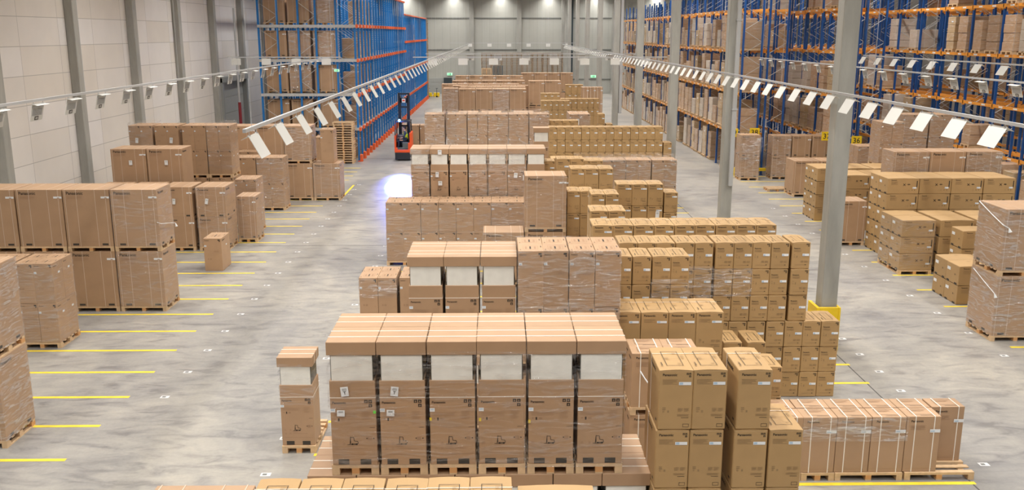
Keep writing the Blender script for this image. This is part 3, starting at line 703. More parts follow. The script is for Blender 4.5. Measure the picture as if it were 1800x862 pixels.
for i, nm in enumerate(('leftmost', 'second', 'third', 'rightmost')):
    film(-3.73 + 1.165 * i, -3.73 + 1.165 * i + 1.15, 30.0, 31.1, 0.2, 2.14, 'stretch film round the %s load of the four-load brown row' % nm, 'film' if i == 3 else 'film_soft')
block('V', 'lone tall stack amid hall', GV, 0.80, 27.2, 1, 0, 2, 1.24, 1.0, 1.58, pal=1, tiers=1)
block('V', 'low, beside lone tall stack', GV, -0.46, 27.2, 1, 0, 1, 1.22, 1.0, 1.58, pal=1)
film(-0.46, 0.76, 27.2, 28.2, 0.9, 1.72, 'crinkled film round the low big carton beside the tall stack')
film(0.80, 2.04, 27.2, 28.2, 1.76, 3.45, 'thin film round the lone big carton on the tall stack', 'film_soft')
block('T', 'row of seven near forklift', GT, -3.02, 31.5, 7, 0.665, 2, 0.655, 0.62, 1.72, ny=2, dy=0.625, pal=1, tiers=1, palw=0.62)
film(-3.0, -2.37, 31.5, 32.74, 1.95, 3.72, 'stretch film round leftmost tank carton near the forklift')
for i in (3, 4, 5): film(-3.0 + 0.665 * i, -2.37 + 0.665 * i, 31.5, 32.74, 1.95, 3.72, 'stretch film round the %s upper tank carton of the seven' % ordn(i))
block('T', 'single one before small tan rows', GT, 1.42, 37.4, 1, 0, 2, 0.65, 0.62, 1.78, pal=1, tiers=1, palw=0.62)
loads('wrapped row behind seven tanks', GS, [-3.40] + [-2.37 + 0.955 * i for i in range(5)], 43.0, 2, 2, 0.455, 0.54, 0.945, hid=2)
for i in range(6):
    x = ([-3.40] + [-2.37 + 0.955 * i for i in range(5)])[i]
    film(x, x + 0.915, 43.0, 44.08, 2.2, 4.08, 'stretch film, %s load of wrapped row behind the seven tanks' % ordn(i))
loads('second row behind seven tanks', GS, [-2.0, -0.85, 0.8], 46.6, 2, 2, 0.5, 0.54, 0.925, hid=3)
loads('low loads behind the forklift', GS, [-6.05, -4.95], 58.6, 1, 2, 0.52, 0.5, 0.88)
block('V', 'wrapped, left of far brown rows', GV, -4.05, 69.0, 1, 0, 2, 1.08, 1.0, 1.66, pal=1, tiers=1)
film(-4.05, -2.97, 69.0, 70.0, 0.2, 3.6, 'stretch film round the tall stack left of far brown rows')
for r_, (yy, xx0, nn, ph) in enumerate(((69.6, -2.93, 4, 'first far brown row'), (71.8, -2.9, 4, 'second far brown row'), (74.0, -3.6, 5, 'third far brown row'), (76.4, -4.6, 5, 'fourth far brown row'),
                                        (82.0, -4.0, 5, 'fifth far brown row'), (88.0, -4.0, 5, 'last far brown row'))):
    block('V', ph, GV, xx0, yy, nn, 1.265 if nn == 4 else 1.28, 2, 1.23, 1.0, 1.62 if r_ < 5 else 1.70, pal=1, tiers=1, hid=1)
film(-0.40, 0.83, 69.6, 70.6, 1.8, 3.52, 'crinkled film round third upper carton of first far brown row')
# --- middle block, right side (slots end at x = 8.24)
block('A', 'tall stack nearest the camera', GA, 2.02, 11.0, 4, 0, 3, 0.435, 0.86, 0.818, pal=1, xs=[2.02, 2.465, 3.04, 3.50], pgrp=2)
block('A', 'topmost on nearest tall stack', GA, 2.02, 11.0, 3, 0, 1, 0.435, 0.86, 0.818, xs=[2.04, 2.48, 3.05], base=2.606)
block('C', 'high pair beside front row', GC, 2.27, 14.88, 2, 0.595, 2, 0.585, 0.385, 0.985, ny=2, dy=0.39, pal=1, tiers=1, pgrp=2)
block('C', 'low row on open pallets', GC, 4.62, 14.64, 5, 0.598, 1, 0.588, 0.39, 1.03, ny=2, dy=0.41, base=0.146)
block('C', 'alone at row end on pallet', GC, 7.63, 15.06, 1, 0, 1, 0.588, 0.39, 1.03, base=0.146)
for px, pw, nm in ((4.92, 0.62, 'small pallet under leftmost strapped cartons of the low row'), (5.53, 0.58, 'small pallet under second strapped cartons of the low row'), (6.42, 1.18, 'wide pallet under the middle of the low strapped row'), (7.66, 1.22, 'half-empty pale pallet at the right end of the low strapped row')):
    pallet(px, 14.62, 0, pw, 0.9, nm, 'pallets under stacked cartons')
film(5.22, 7.02, 14.63, 15.05, 0.74, 1.18, 'clear film band round three strapped cartons in low row')
block('A', 'row of four behind strapped pair', GA, 2.08, 16.0, 4, 0.508, 3, 0.498, 0.90, 0.832, pal=1, pgrp=2, hid=1)
block('B', 'short single column', GB, 4.79, 15.7, 1, 0, 3, 0.36, 0.72, 0.562)
block('B', 'low pair of columns', GB, 4.40, 17.05, 2, 0.46, 3, 0.36, 0.76, 0.565)
block('B', 'half-wrapped four columns', GB, 2.22, 17.2, 4, 0.364, 6, 0.355, 0.73, 0.565, xs=[2.22, 2.59, 2.97, 3.335], hid=3)
film(2.96, 3.70, 17.2, 17.93, 2.3, 2.95, 'film band round right pair of the half-wrapped columns')
xs_ = [2.48, 2.865, 3.25, 3.66, 4.045, 4.47, 4.855, 5.245, 5.63, 6.06]
block('B', 'upper wall by yellow guard', GB, 0, 18.4, 10, 0, 3, 0.378, 0.74, 0.563, xs=xs_, base=1.70)
block('B', 'lower wall by yellow guard', GB, 0, 18.4, 12, 0, 3, 0.378, 0.74, 0.563, xs=[2.48, 2.87, 3.26, 3.66, 4.05, 4.44, 4.83, 5.22, 5.62, 6.01, 6.40, 6.79 - 0.12 + 0.12])
film(4.46, 5.24, 18.4, 19.14, 2.25, 2.85, 'shiny film band round two columns of upper tan wall')
film(3.65, 4.43, 18.4, 19.14, 1.7, 2.9, 'cloudy film round two left columns of upper tan wall')
block('A', 'row of nine mid-hall', GA, 2.25, 21.5, 9, 0.492, 4, 0.482, 0.90, 0.742, pal=1, pgrp=3, hid=2)
block('A', 'close pair behind nine', GA, 2.33, 22.85, 2, 0.455, 4, 0.445, 0.85, 0.765, pal=1, pgrp=2, hid=2)
block('A', 'pair right of tall stack', GA, 2.60, 25.4, 2, 0.40, 4, 0.385, 0.85, 0.762, pal=1, pgrp=2, hid=2)
block('A', 'trio with hand holes', GA, 3.43, 26.3, 3, 0.452, 5, 0.442, 0.76, 0.636, pal=1, pgrp=3, hid=1)
block('A', 'column right of hand-hole trio', GA, 4.82, 26.3, 1, 0, 5, 0.39, 0.70, 0.586, pal=1)
block('A', 'pair behind lone tall stack', GA, 2.10, 27.6, 2, 0.40, 4, 0.39, 0.85, 0.69, pal=1, pgrp=2, hid=1)
block('A', 'trio left of film-wrapped row', GA, 2.34, 29.6, 3, 0.465, 4, 0.455, 0.85, 0.79, pal=1, pgrp=3, hid=2)
block('B', 'tilted pair behind tall stack', GB, 1.96, 30.7, 2, 0.46, 6, 0.45, 0.78, 0.555, pal=1, pgrp=2, hid=3)
block('B', 'single behind tilted pair', GB, 1.58, 31.9, 1, 0, 6, 0.40, 0.7, 0.515, pal=1, hid=4)
block('A', 'pair before film-wrapped row', GA, 2.82, 32.4, 2, 0.45, 4, 0.44, 0.85, 0.76, pal=1, pgrp=2, hid=3)
block('D', 'flat ones behind tilted pair', GD, 1.92, 33.3, 1, 0, 6, 0.94, 0.70, 0.525, look='wide tan carton', hid=5)
loads('film-wrapped row mid-hall', GS, [2.95, 3.9, 4.86, 5.85], 34.7, 1, 3, 0.468, 0.42, 0.965, hid=1)
for i, nm in enumerate(('first', 'second', 'third', 'fourth')):
    x = (2.95, 3.9, 4.86, 5.85)[i]; film(x, x + 0.94, 34.7, 35.55, 0.2, 3.06, 'cloudy film round %s load of film-wrapped row mid-hall' % nm)
block('B', 'long wall mid-hall', GB, 2.28, 41.3, 14, 0.366, 6, 0.358, 0.72, 0.556, pal=1, pgrp=2, hid=3)
block('B', 'short column ending long wall', GB, 7.45, 41.3, 1, 0, 5, 0.36, 0.72, 0.556)
block('B', 'open-flapped row behind long wall', GB, 2.30, 43.4, 4, 0.37, 6, 0.36, 0.72, 0.572, pal=1, pgrp=2, hid=5)
loads('wrapped load behind long wall', GS, [3.70], 48.0, 2, 2, 0.53, 0.9, 0.80)
film(3.70, 4.77, 48.0, 49.9, 2.0, 3.52, 'stretch film round the wrapped load behind the long tan wall')
block('B', 'twin columns far right', GB, 0, 50.0, 2, 0, 6, 0.35, 0.7, 0.53, cols=[6, 5], xs=[5.42, 5.85], pal=1)
block('B', 'five far columns', GB, 2.64, 57.0, 5, 0.352, 6, 0.345, 0.72, 0.565, pal=1, pgrp=2, hid=2)
block('B', 'seven far columns', GB, 4.05, 60.0, 7, 0.356, 6, 0.345, 0.72, 0.55, pal=1, pgrp=2, hid=4)
block('A', 'three far columns', GA, 2.95, 64.0, 3, 0.44, 4, 0.43, 0.8, 0.85, pal=1, pgrp=3, hid=3)
block('C', 'far trio near right aisle', GC, 5.95, 66.0, 3, 0.495, 4, 0.485, 0.8, 0.925, pal=1, pgrp=3, hid=1)
block('V', 'far pair right of centre', GV, 2.40, 73.5, 2, 1.29, 2, 1.26, 1.0, 1.82, pal=1, tiers=1)
block('A', 'far row right of pair', GA, 5.30, 73.0, 3, 0.46, 5, 0.45, 0.8, 0.70, pal=1, pgrp=3, hid=3)
block('V', 'last brown row before pallets', GV, 2.3, 92.0, 4, 1.28, 2, 1.24, 1.0, 1.74, pal=1, tiers=1, hid=1)
# --- left zone along the wall
block('V', 'at left picture edge', GV, -10.50, 16.13, 1, 0, 2, 1.28, 1.08, 1.58, pal=1, tiers=1)
film(-10.50, -9.22, 16.13, 17.21, 1.87, 3.45, 'stretch film on the upper big carton at left picture edge')
film(-10.50, -9.22, 16.13, 17.21, 0.15, 1.72, 'stretch film on the lower big carton at left picture edge')
loads('low loads by yellow lines', GS, [-12.75, -11.74], 21.79, 1, 2, 0.46, 0.52, 1.005)
film(-11.74, -10.81, 21.79, 22.85, 0.15, 2.17, 'stretch film round the right low load by the yellow lines', 'film_soft')
block('V', 'double-height row by left wall', GV, -14.42, 24.87, 4, 1.29, 2, 1.255, 1.1, 1.58, pal=1, tiers=1)
film(-14.42 + 3 * 1.29, -14.42 + 3 * 1.29 + 1.255, 24.87, 25.97, 1.87, 3.45, 'film round rightmost upper carton of double-height left row', 'film_soft')
film(-14.42 + 3 * 1.29, -14.42 + 3 * 1.29 + 1.255, 24.87, 25.97, 0.15, 1.72, 'film round rightmost lower carton of double-height left row', 'film_soft')
block('S', 'cluster beside left row', GS, -12.06, 29.4, 2, 0.60, 1, 0.56, 1.0, 1.09, base=0.146, look='tall brown carton')
block('S', 'on top of cluster', GS, -12.06, 29.4, 1, 0, 1, 0.56, 1.0, 1.09, base=1.24, look='tall brown carton')
pallet(-11.48, 29.39, 0, 1.18, 1.0, 'pallet under the small cluster beside the left row', 'pallets under stacked cartons')
film(-11.46, -10.90, 29.4, 30.4, 0.15, 1.24, 'loose film on the right carton of small left cluster')
block('S', 'lone on the floor lines', GS, -9.60, 29.36, 1, 0, 1, 0.58, 0.95, 1.09, look='single brown carton')
block('U', 'in double-height middle left row', GV, -13.02, 32.25, 3, 1.175, 2, 1.04, 1.2, 1.08, pal=1, xs=[-14.2, -13.02, -11.85, -10.68])
film(-10.68, -9.64, 32.25, 33.45, 0.15, 2.3, 'stretch film round rightmost stack of middle left row', 'film_soft')
block('U', 'narrow tall one, middle left', GV, -9.66, 33.62, 1, 0, 1, 0.70, 0.98, 1.58, pal=1, look='narrow brown carton')
film(-9.66, -8.96, 33.62, 34.6, 0.15, 1.72, 'film round the narrow tall carton at middle left', 'film_soft')
loads('behind narrow tall carton', GS, [-10.12], 35.2, 1, 2, 0.40, 0.52, 0.985)
film(-10.12, -9.31, 35.2, 36.26, 0.15, 2.1, 'film round small load behind narrow tall carton', 'film_soft')
block('V', 'pair close to left wall', GV, -14.22, 33.9, 2, 1.31, 2, 1.28, 1.15, 1.58, pal=1, tiers=1)
loads('high stacks near left wall', GS, [-14.62, -13.60, -12.52, -11.56], 36.75, 2, 2, 0.462, 0.54, 0.97, hid=1)
film(-11.56, -10.63, 36.75, 37.8, 2.25, 4.15, 'film round rightmost high stack near the left wall', 'film_soft')
film(-14.62, -13.69, 36.75, 37.8, 2.25, 4.15, 'film round leftmost high stack near the left wall', 'film_soft')
loads('pair behind middle left row', GS, [-11.68, -10.50], 39.95, 1, 2, 0.57, 0.5, 1.09)
film(-10.50, -9.35, 39.95, 40.97, 0.15, 2.33, 'film round right load of pair behind middle left row')
loads('left of roller door lane', GS, [-12.9, -11.75], 41.6, 1, 2, 0.54, 0.5, 1.12)
block('V', 'last row before blue rack', GV, -12.35, 42.4, 4, 1.262, 1, 1.235, 1.15, 1.58, pal=1)
block('V', 'upper, last row before rack', GV, -12.35, 42.4, 3, 1.262, 1, 1.235, 1.15, 1.58, base=1.728, pal=1)
film(-9.826, -8.59, 42.4, 43.55, 1.88, 3.45, 'bluish film round right upper carton before blue rack')
film(-8.564, -7.33, 42.4, 43.55, 0.15, 1.72, 'film round right lower carton before blue rack', 'film_soft')
block('S', 'standing on low carton', GS, -8.18, 42.5, 1, 0, 1, 0.60, 0.92, 1.55, base=1.728, look='slim upright carton')
loads('small load behind last row', GS, [-9.42], 47.4, 1, 2, 0.28, 0.5, 1.12)
for k in range(17):
    pallet(-9.18 + RND.uniform(-.025, .025), 54.78 + RND.uniform(-.02, .02), 0.1445 * k, 1.18, 0.8, 'pallet %s up in the tall empty stack before blue rack' % ordn(k), 'empty pallets stacked before the blue rack')
# --- right zone
block('V', 'tall pair at right edge', GV, 12.42, 21.96, 2, 1.30, 2, 1.26, 1.28, 1.55, pal=1, tiers=1)
film(12.42, 13.68, 21.96, 23.24, 1.85, 3.40, 'film with loose flap on upper carton at right edge')
film(12.42, 13.68, 21.96, 23.24, 0.15, 1.70, 'film on lower big carton at right edge')
block('D', 'front low block by aisle', GD, 13.10, 25.16, 2, 1.10, 2, 1.06, 0.75, 0.565, ny=2)
block('D', 'low block behind front one', GD, 14.20, 27.3, 2, 1.10, 3, 1.06, 0.75, 0.565, ny=1)
block('D', 'pallet stacks by right aisle', GD, 12.87, 28.55, 3, 1.22, 3, 1.07, 0.82, 0.545, ny=2, pal=1)
film(12.87, 13.94, 28.55, 30.2, 0.15, 1.79, 'film round leftmost low carton stack by right aisle', 'film_soft')
block('D', 'high block by right aisle', GD, 13.38, 31.13, 4, 1.115, 5, 1.09, 0.74, 0.545, ny=2)
block('U', 'behind the nearest large pillar', GV, 12.44, 32.75, 1, 0, 1, 0.95, 1.0, 1.50, pal=1, look='single brown carton')
block('V', 'row behind high tan block', GV, 14.33, 33.0, 3, 1.325, 2, 1.29, 1.05, 1.56, pal=1, tiers=1)
film(14.33, 15.62, 33.0, 34.05, 1.85, 3.4, 'film round left upper carton behind high tan block')
film(16.98, 18.27, 33.0, 34.05, 1.85, 3.4, 'film round right upper carton behind high tan block')
block('D', 'block left of nearest pillar', GD, 13.09, 37.3, 4, 1.16, 4, 1.10, 0.74, 0.545, ny=2)
block('D', 'block behind nearest pillar', GD, 13.42, 35.4, 4, 1.14, 4, 1.10, 0.74, 0.545, ny=2)
block('V', 'shorter stacks by aisle line', GV, 13.98, 43.05, 3, 1.24, 1, 1.2, 1.3, 1.56, pal=1)
pallet(13.72, 44.5, 0, 1.0, 0.8, 'empty pallet behind the shorter brown stacks by aisle line', 'pallets under stacked cartons')
loads('pair high before blue racks', GS, [17.75, 18.95], 40.3, 2, 2, 0.56, 0.54, 0.955)
film(17.75, 18.87, 40.3, 41.4, 2.2, 4.13, 'film round left high pair load before blue racks')
film(18.95, 20.07, 40.3, 41.4, 2.2, 4.13, 'film round right high pair load before blue racks')
loads('on pallets left of high pair', GS, [16.35], 39.2, 2, 2, 0.49, 0.54, 0.90)
film(16.35, 17.34, 39.2, 40.3, 2.1, 3.92, 'film round the high load left of the pair')
loads('low load below signs', GS, [16.55], 42.0, 1, 3, 0.5, 0.54, 0.79)
film(16.55, 17.56, 42.0, 43.1, 0.2, 2.5, 'film round the low load below the hanging signs')
block('U', 'triple row at rack ends', GV, 14.5, 48.46, 3, 1.03, 2, 0.99, 0.9, 1.08, pal=1, xs=[14.50, 15.56, 16.62])
film(14.50, 15.49, 48.46, 49.36, 0.15, 2.3, 'film round the left stack of triple row at rack ends')
block('U', 'lone stack under number 38', GV, 12.72, 48.1, 1, 0, 2, 1.03, 0.9, 1.12, pal=1)
film(12.72, 13.75, 48.1, 49.0, 0.15, 2.38, 'torn film hanging round the lone stack under number 38')

# ================================================================ pallet stacks along the back wall
pal_lo = MB()
for i in range(8):
    x = -1.4 + 1.235 * i
    for k in range(36):
        z = 0.146 * k
        if k < 24:
            pal_lo.box(x - 0.6, x + 0.6, 113.2, 114.0, z + 0.1, z + 0.144)
            for bx in (-0.55, 0, 0.55): pal_lo.box(x + bx - 0.05, x + bx + 0.05, 113.2, 114.0, z, z + 0.1)
        else:
            pallet(x + RND.uniform(-.02, .02), 113.2 + RND.uniform(-.03, .03), z, 1.2, 0.8, 'old pallet, %s layer, %s stack at the back wall' % (ordn(k), fromleft(i, 8)), 'empty pallets stacked at the back wall', 'wood_old')
for k in range(24):
    if k < 16: stuff_box('P', -1.35, 111.0, 0.146 * k, 1.2, 0.8, 0.144); continue
    pallet(-1.35, 111.0, 0.146 * k, 1.2, 0.8, 'pallet, %s layer of the short light stack at the back wall' % ordn(k), 'short stacks of pallets at the back wall')
for k in range(26):
    if k < 16: stuff_box('P', 0.02, 111.0, 0.146 * k, 1.15, 0.8, 0.144); continue
    pallet(0.02, 111.0, 0.146 * k, 1.15, 0.8, 'grey plastic pallet, %s layer of the stack at the back' % ordn(k), 'short stacks of pallets at the back wall', 'grey_plastic')

# ================================================================ left storage rack (blue frames, red-orange rail ends)
def zigzag(a, x0, x1, y, z0, z1, step, mi, w=0.035):
    z, s = z0, 0
    while z + step <= z1 + 0.01:
        p, q = (x0, x1) if s == 0 else (x1, x0)
        a.bar((p, y, z), (q, y, z + step), w, 0.02, mi); z += step; s = 1 - s
PAIRS = ((-14.05, -12.95), (-11.72, -10.70), (-9.50, -8.42))
def storage_rack(y0, n, pitch, ztop, levels, label):
    r = empty('storage_rack', (0, 0, 0)); mats = ['rack_blue', 'galvanised', 'rack_red']; rails = MB(); nr = 0
    for k in range(n + 1):
        y = y0 + pitch * k; a = MB()
        for x0, x1 in PAIRS:
            for x in (x0, x1):
                a.box(x - 0.055, x + 0.055, y, y + 0.10, 0, ztop, 0, 0.0); a.box(x - 0.02, x + 0.02, y - 0.004, y, 0.1, ztop, 0)
            zigzag(a, x0, x1, y + 0.05, 0.25, ztop, 0.76, 1, 0.05)
        obj('upright_frame', a.mesh('upright_frame', mats), r)
        g = MB(); g.box(-8.36, -8.20, y - 0.06, y + 0.22, 0, 0.42, 0, 0.01); g.box(-8.48, -8.20, y - 0.08, y + 0.24, 0, 0.05)
        obj('foot_guard', g.mesh('foot_guard', ['rack_red']), r)
        for z in levels:
            q = MB(); q.box(-14.1, -8.34, y - 0.07, y - 0.005, z - 0.12, z + 0.04, 1); q.box(-14.1, -8.34, y + 0.105, y + 0.17, z - 0.12, z + 0.04, 1)
            q.box(-8.34, -8.22, y - 0.10, y + 0.20, z - 0.14, z + 0.06, 2)
            if nr < 96: obj('pallet_rail', q.mesh('pallet_rail', mats), r); nr += 1
            else:
                b = len(rails.v); rails.v += q.v; rails.f += [tuple(i + b for i in f) for f in q.f]; rails.m += q.m
    if rails.v: p = obj('pallet_rail', rails.mesh('pallet_rail', mats), r); p['kind'] = 'stuff'
    for z in levels:
        a = MB(); a.box(-8.42, -8.34, y0, y0 + pitch * n, z - 0.09, z - 0.01, 1); obj('edge_beam', a.mesh('edge_beam', mats), r)
    a = MB(); a.box(-8.50, -8.24, y0, y0 + pitch * n + 0.1, ztop, ztop + 0.1, 2); a.box(-14.1, -13.9, y0, y0 + pitch * n + 0.1, ztop, ztop + 0.1, 2); obj('top_beam', a.mesh('top_beam', mats), r)
    tag(r, label, 'storage rack', 'blue storage racks on the left')
LV = (2.0, 4.04, 6.05, 8.03)
storage_rack(55.75, 20, 1.44, 10.2, LV, 'tall blue storage rack with orange rail ends, nearer section on the left')
storage_rack(84.9, 17, 1.50, 9.15, (2.0, 4.35, 6.85), 'lower far section of blue storage rack near the back wall')
lvn = ('floor level', 'first shelf level', 'second shelf level', 'third shelf level', 'fourth shelf level')
zs = (0.0, 2.045, 4.085, 6.095, 8.075)
me_v, parts_v = carton_meshes('V', 1.29, 1.08, 1.50, 1)
for li, z in enumerate(zs):
    for i, xc in enumerate((-13.15, -11.75, -10.28)):
        o = obj('outdoor_unit_carton', me_v, None, (xc + RND.uniform(-.03, .03), 56.0, z + 0.146)); tag(o, 'big brown carton in blue rack front, %s, %s' % (lvn[li], ('left', 'middle', 'right')[i]), 'carton', GV)
        pallet(xc, 56.0, z, 1.3, 1.1, 'pallet in blue rack front, %s, %s' % (lvn[li], ('left', 'middle', 'right')[i]), 'pallets in the blue storage rack')
        if (li, i) in ((2, 1), (3, 2), (4, 2), (3, 1)): film(xc - 0.65, xc + 0.65, 56.0, 57.08, z + 0.16, z + 1.64, 'film on carton in blue rack front, %s, %s' % (lvn[li], ('left', 'middle', 'right')[i]))
_wm = {}
def wrapped_load(x, y, z, w, d, h, m, label, group, cat='pallet load'):
    """pallet with goods under tight film seen from far away; w along x, d along y"""
    k = (w, d, round(h, 1), m)
    if k not in _wm:
        a = MB(); a.box(-w / 2, w / 2, 0, 0.1, 0, 0.144, 1); a.box(-w / 2, w / 2, d / 2 - 0.05, d / 2 + 0.05, 0, 0.144, 1); a.box(-w / 2, w / 2, d - 0.1, d, 0, 0.144, 1); a.box(-w / 2, w / 2, 0, d, 0.1, 0.144, 1)
        hh_ = round(h, 1); n = max(1, int(round((hh_ - 0.144) / 0.42))); rr = random.Random(int(h * 100 + w * 77 + d * 13))
        for t in range(n):
            z0, z1 = 0.144 + (hh_ - 0.144) * t / n, 0.144 + (hh_ - 0.144) * (t + 1) / n
            s = [rr.uniform(0, 0.03) for _ in range(4)]
            a.box(-w / 2 + 0.02 + s[0], w / 2 - 0.02 - s[1], 0.01 + s[2], d - 0.01 - s[3], z0, z1 - 0.006, 0, 0.012)
            if t == n - 1 and m == 'wrapped_tan': a.box(-w / 2 + s[0] + 0.010, -w / 2 + 0.0205 + s[0], d * 0.3, d * 0.5, z0 + 0.12, z0 + 0.18, 2)
        _wm[k] = a.mesh('wrapped_load', [m, 'wood', 'paper'])
    o = obj('wrapped_pallet_load', _wm[k], None, (x, y, z)); tag(o, label, cat, group); return o
for li, z in enumerate(zs):      # thin slivers of goods standing deeper in the lanes, at the aisle face
    for j, (yl, w_, h_) in enumerate(((57.3, 0.9, 1.2), (60.2, 1.0, 1.5), (61.65, 1.0, 1.6), (63.1, 0.8, 1.5))):
        if (li + j) % 5 == 4 or (li == 0 and j == 1): continue
        wrapped_load(-9.0, yl + 0.14, z, 1.1, w_, h_, 'wrapped_brown', 'wrapped load in blue rack, aisle face, %s, %s lane' % (lvn[li], ordn(j + 1)), 'wrapped loads in the left rack')
for z, li in ((0, 0), (2.045, 1), (4.395, 2), (6.895, 3)):
    wrapped_load(-8.9, 94.2, z, 1.0, 0.9, 1.5, 'wrapped_tan', 'wrapped load in far rack section, %s' % lvn[li], 'wrapped loads in the left rack')
for k in range(62):
    if k < 32: stuff_box('P', -8.75, 110.95, 0.146 * k, 1.0, 0.8, 0.144)
    else: pallet(-8.75 + RND.uniform(-.03, .03), 110.95, 0.146 * k, 1.0, 0.8, 'old pallet, %s layer of the tall stack at the far rack end' % ordn(k), 'empty pallets at the far rack end', 'wood_old')

# ================================================================ pallet racks on the right (blue uprights, orange beams)
RL = (2.28, 4.45, 6.68, 8.85)
def beam_rack(x0, y0, nb, pitch, ztop, label, dbl=True, lv=RL):
    r = empty('pallet_rack', (0, 0, 0)); mats = ['rack_navy', 'galvanised', 'rack_orange', 'yellow', 'paper']; rest = MB(); nbm = 0
    runs = ((x0, x0 + 1.1), (x0 + 1.35, x0 + 2.45)) if dbl else ((x0, x0 + 1.1),)
    for k in range(nb + 1):
        y = y0 + pitch * k
        for a0, a1 in runs:
            a = MB()
            for x in (a0 + 0.05, a1 - 0.05): a.box(x - 0.05, x + 0.05, y, y + 0.09, 0, ztop, 0); a.box(x - 0.08, x + 0.08, y - 0.03, y + 0.12, 0, 0.02, 0)
            zigzag(a, a0 + 0.05, a1 - 0.05, y + 0.045, 0.3, ztop, 0.62, 1, 0.03)
            obj('upright_frame', a.mesh('upright_frame', mats), r)
    for a0, a1 in runs:
        for x in (a0 - 0.01, a1 + 0.01):
            for k in range(nb):
                for z in lv:
                    q = MB(); ya, yb = y0 + pitch * k + 0.09, y0 + pitch * (k + 1)
                    q.box(x - 0.025, x + 0.025, ya, yb, z - 0.13, z, 2); q.box(x - 0.035, x + 0.035, ya, ya + 0.05, z - 0.2, z + 0.02, 2); q.box(x - 0.035, x + 0.035, yb - 0.05, yb, z - 0.2, z + 0.02, 2)
                    if x < x0 + 0.1:
                        q.box(x - 0.028, x - 0.0255, ya + pitch * 0.22, ya + pitch * 0.34, z - 0.1, z - 0.03, 4); q.box(x - 0.028, x - 0.0255, ya + pitch * 0.66, ya + pitch * 0.78, z - 0.1, z - 0.03, 4)
                    if nbm < 98: obj('load_beam', q.mesh('load_beam', mats), r); nbm += 1
                    else:
                        b = len(rest.v); rest.v += q.v; rest.f += [tuple(i + b for i in f) for f in q.f]; rest.m += q.m
    p = obj('load_beam', rest.mesh('load_beam', mats), r); p['kind'] = 'stuff'
    e = MB(); xe = x0 + (2.45 if dbl else 1.1); e.box(x0 - 0.1, xe + 0.1, y0 - 0.22, y0 - 0.12, 0.25, 0.42, 0, 0.01); e.box(x0 - 0.14, x0 - 0.02, y0 - 0.24, y0 - 0.10, 0, 0.45, 0, 0.01); e.box(xe + 0.02, xe + 0.14, y0 - 0.24, y0 - 0.10, 0, 0.45, 0, 0.01)
    obj('end_guard', e.mesh('end_guard', ['yellow']), r)
    tag(r, label, 'pallet rack', 'blue and orange pallet racks on the right')
beam_rack(13.0, 49.9, 20, 2.42, 10.0, 'blue and orange pallet rack along the right aisle, full of goods')
beam_rack(17.45, 48.1, 20, 2.70, 10.6, 'second blue and orange pallet rack, behind the first')
beam_rack(22.35, 33.5, 18, 2.70, 11.2, 'third blue and orange pallet rack, partly empty, right edge')
beam_rack(27.3, 36.2, 17, 2.70, 11.2, 'fourth pallet rack, behind the partly empty one', dbl=True)
wm_ = ['wrapped_brown', 'wrapped_tan', 'wrapped_grey', 'wrapped_brown']
LN = ('floor', 'first', 'second', 'third', 'top')
def fill(rack, x, y0, nb, pitch, prob, levels=(0,) + RL, ncol=2, hs=(1.1, 1.3, 1.5, 1.7, 1.9), seed=1, w=1.2):
    r = random.Random(seed)
    for k in range(nb):
        for li, z in enumerate(levels):
            for c in range(ncol):
                if r.random() > prob(k, li): continue
                d = r.choice((0.8, 0.9, 1.0)); h = r.choice(hs)
                sl = (pitch - 0.16) / ncol; y = y0 + pitch * k + 0.13 + sl * c + (sl - d) / 2
                wrapped_load(x + 0.55 + r.uniform(-.06, .02), y, z + 0.002, w, d, h, r.choice(wm_), '%s load in %s bay of %s, %s level, %s' % (('low', 'low', 'middling', 'high', 'very high')[hs.index(h)] if len(hs) == 5 else 'wrapped', ordn(k), rack, LN[li], ('near side', 'far side')[c]), 'wrapped pallet loads in the right racks')
fill('first right rack', 13.0, 49.9, 20, 2.42, lambda k, l: (0.95, 0.95, 0.9, 0.85, 0.0)[l], seed=3)
fill('second right rack', 17.45, 48.1, 6, 2.70, lambda k, l: (0.6, 0.95, 0.6, (0.9 if k in (4, 5) else 0.0), 0.45)[l], seed=5)
fill('third right rack', 22.35, 33.5, 10, 2.70, lambda k, l: (0.4, 0.55, 0.5, 0.45, 0.3)[l], seed=8)
fill('fourth right rack', 27.3, 36.2, 9, 2.70, lambda k, l: (0.0, 0.5, 0.45, 0.25, 0.3)[l], seed=12)
# aisle number boards on the rack ends
def board(txt, x, y, z, label):
    r = empty('aisle_number_board', (x, y, z)); a = MB(); a.box(-0.27, 0.27, 0, 0.02, 0, 0.46, 0, 0.004); a.box(-0.02, 0.02, 0.02, 0.52, 0.3, 0.34, 1); a.box(-0.24, 0.24, 0.02, 0.05, 0.28, 0.36, 1); a.box(-0.24, 0.46, 0.46, 0.50, 0.28, 0.34, 1)
    bd_ = obj('board', a.mesh('board', ['yellow', 'galvanised']), r)
    t = textmesh(txt, 0.012); b = MB(); b.text(t, (-0.18, -0.003, 0.10), (1, 0, 0), (0, 0, 1), 0.36, 0); obj('digits', b.mesh('digits', ['ink']), bd_)
    tag(r, label, 'sign')
board('39', 12.62, 49.4, 2.14, 'yellow board number 39, partly hidden by the second nearest pillar')
board('38', 13.78, 49.4, 2.16, 'yellow board number 38 above the lone film-wrapped stack')
board('37', 17.05, 47.6, 2.15, 'yellow board number 37 half hidden behind the large pillar')
board('36', 18.62, 47.6, 1.92, 'yellow board number 36 beside the large pillar')

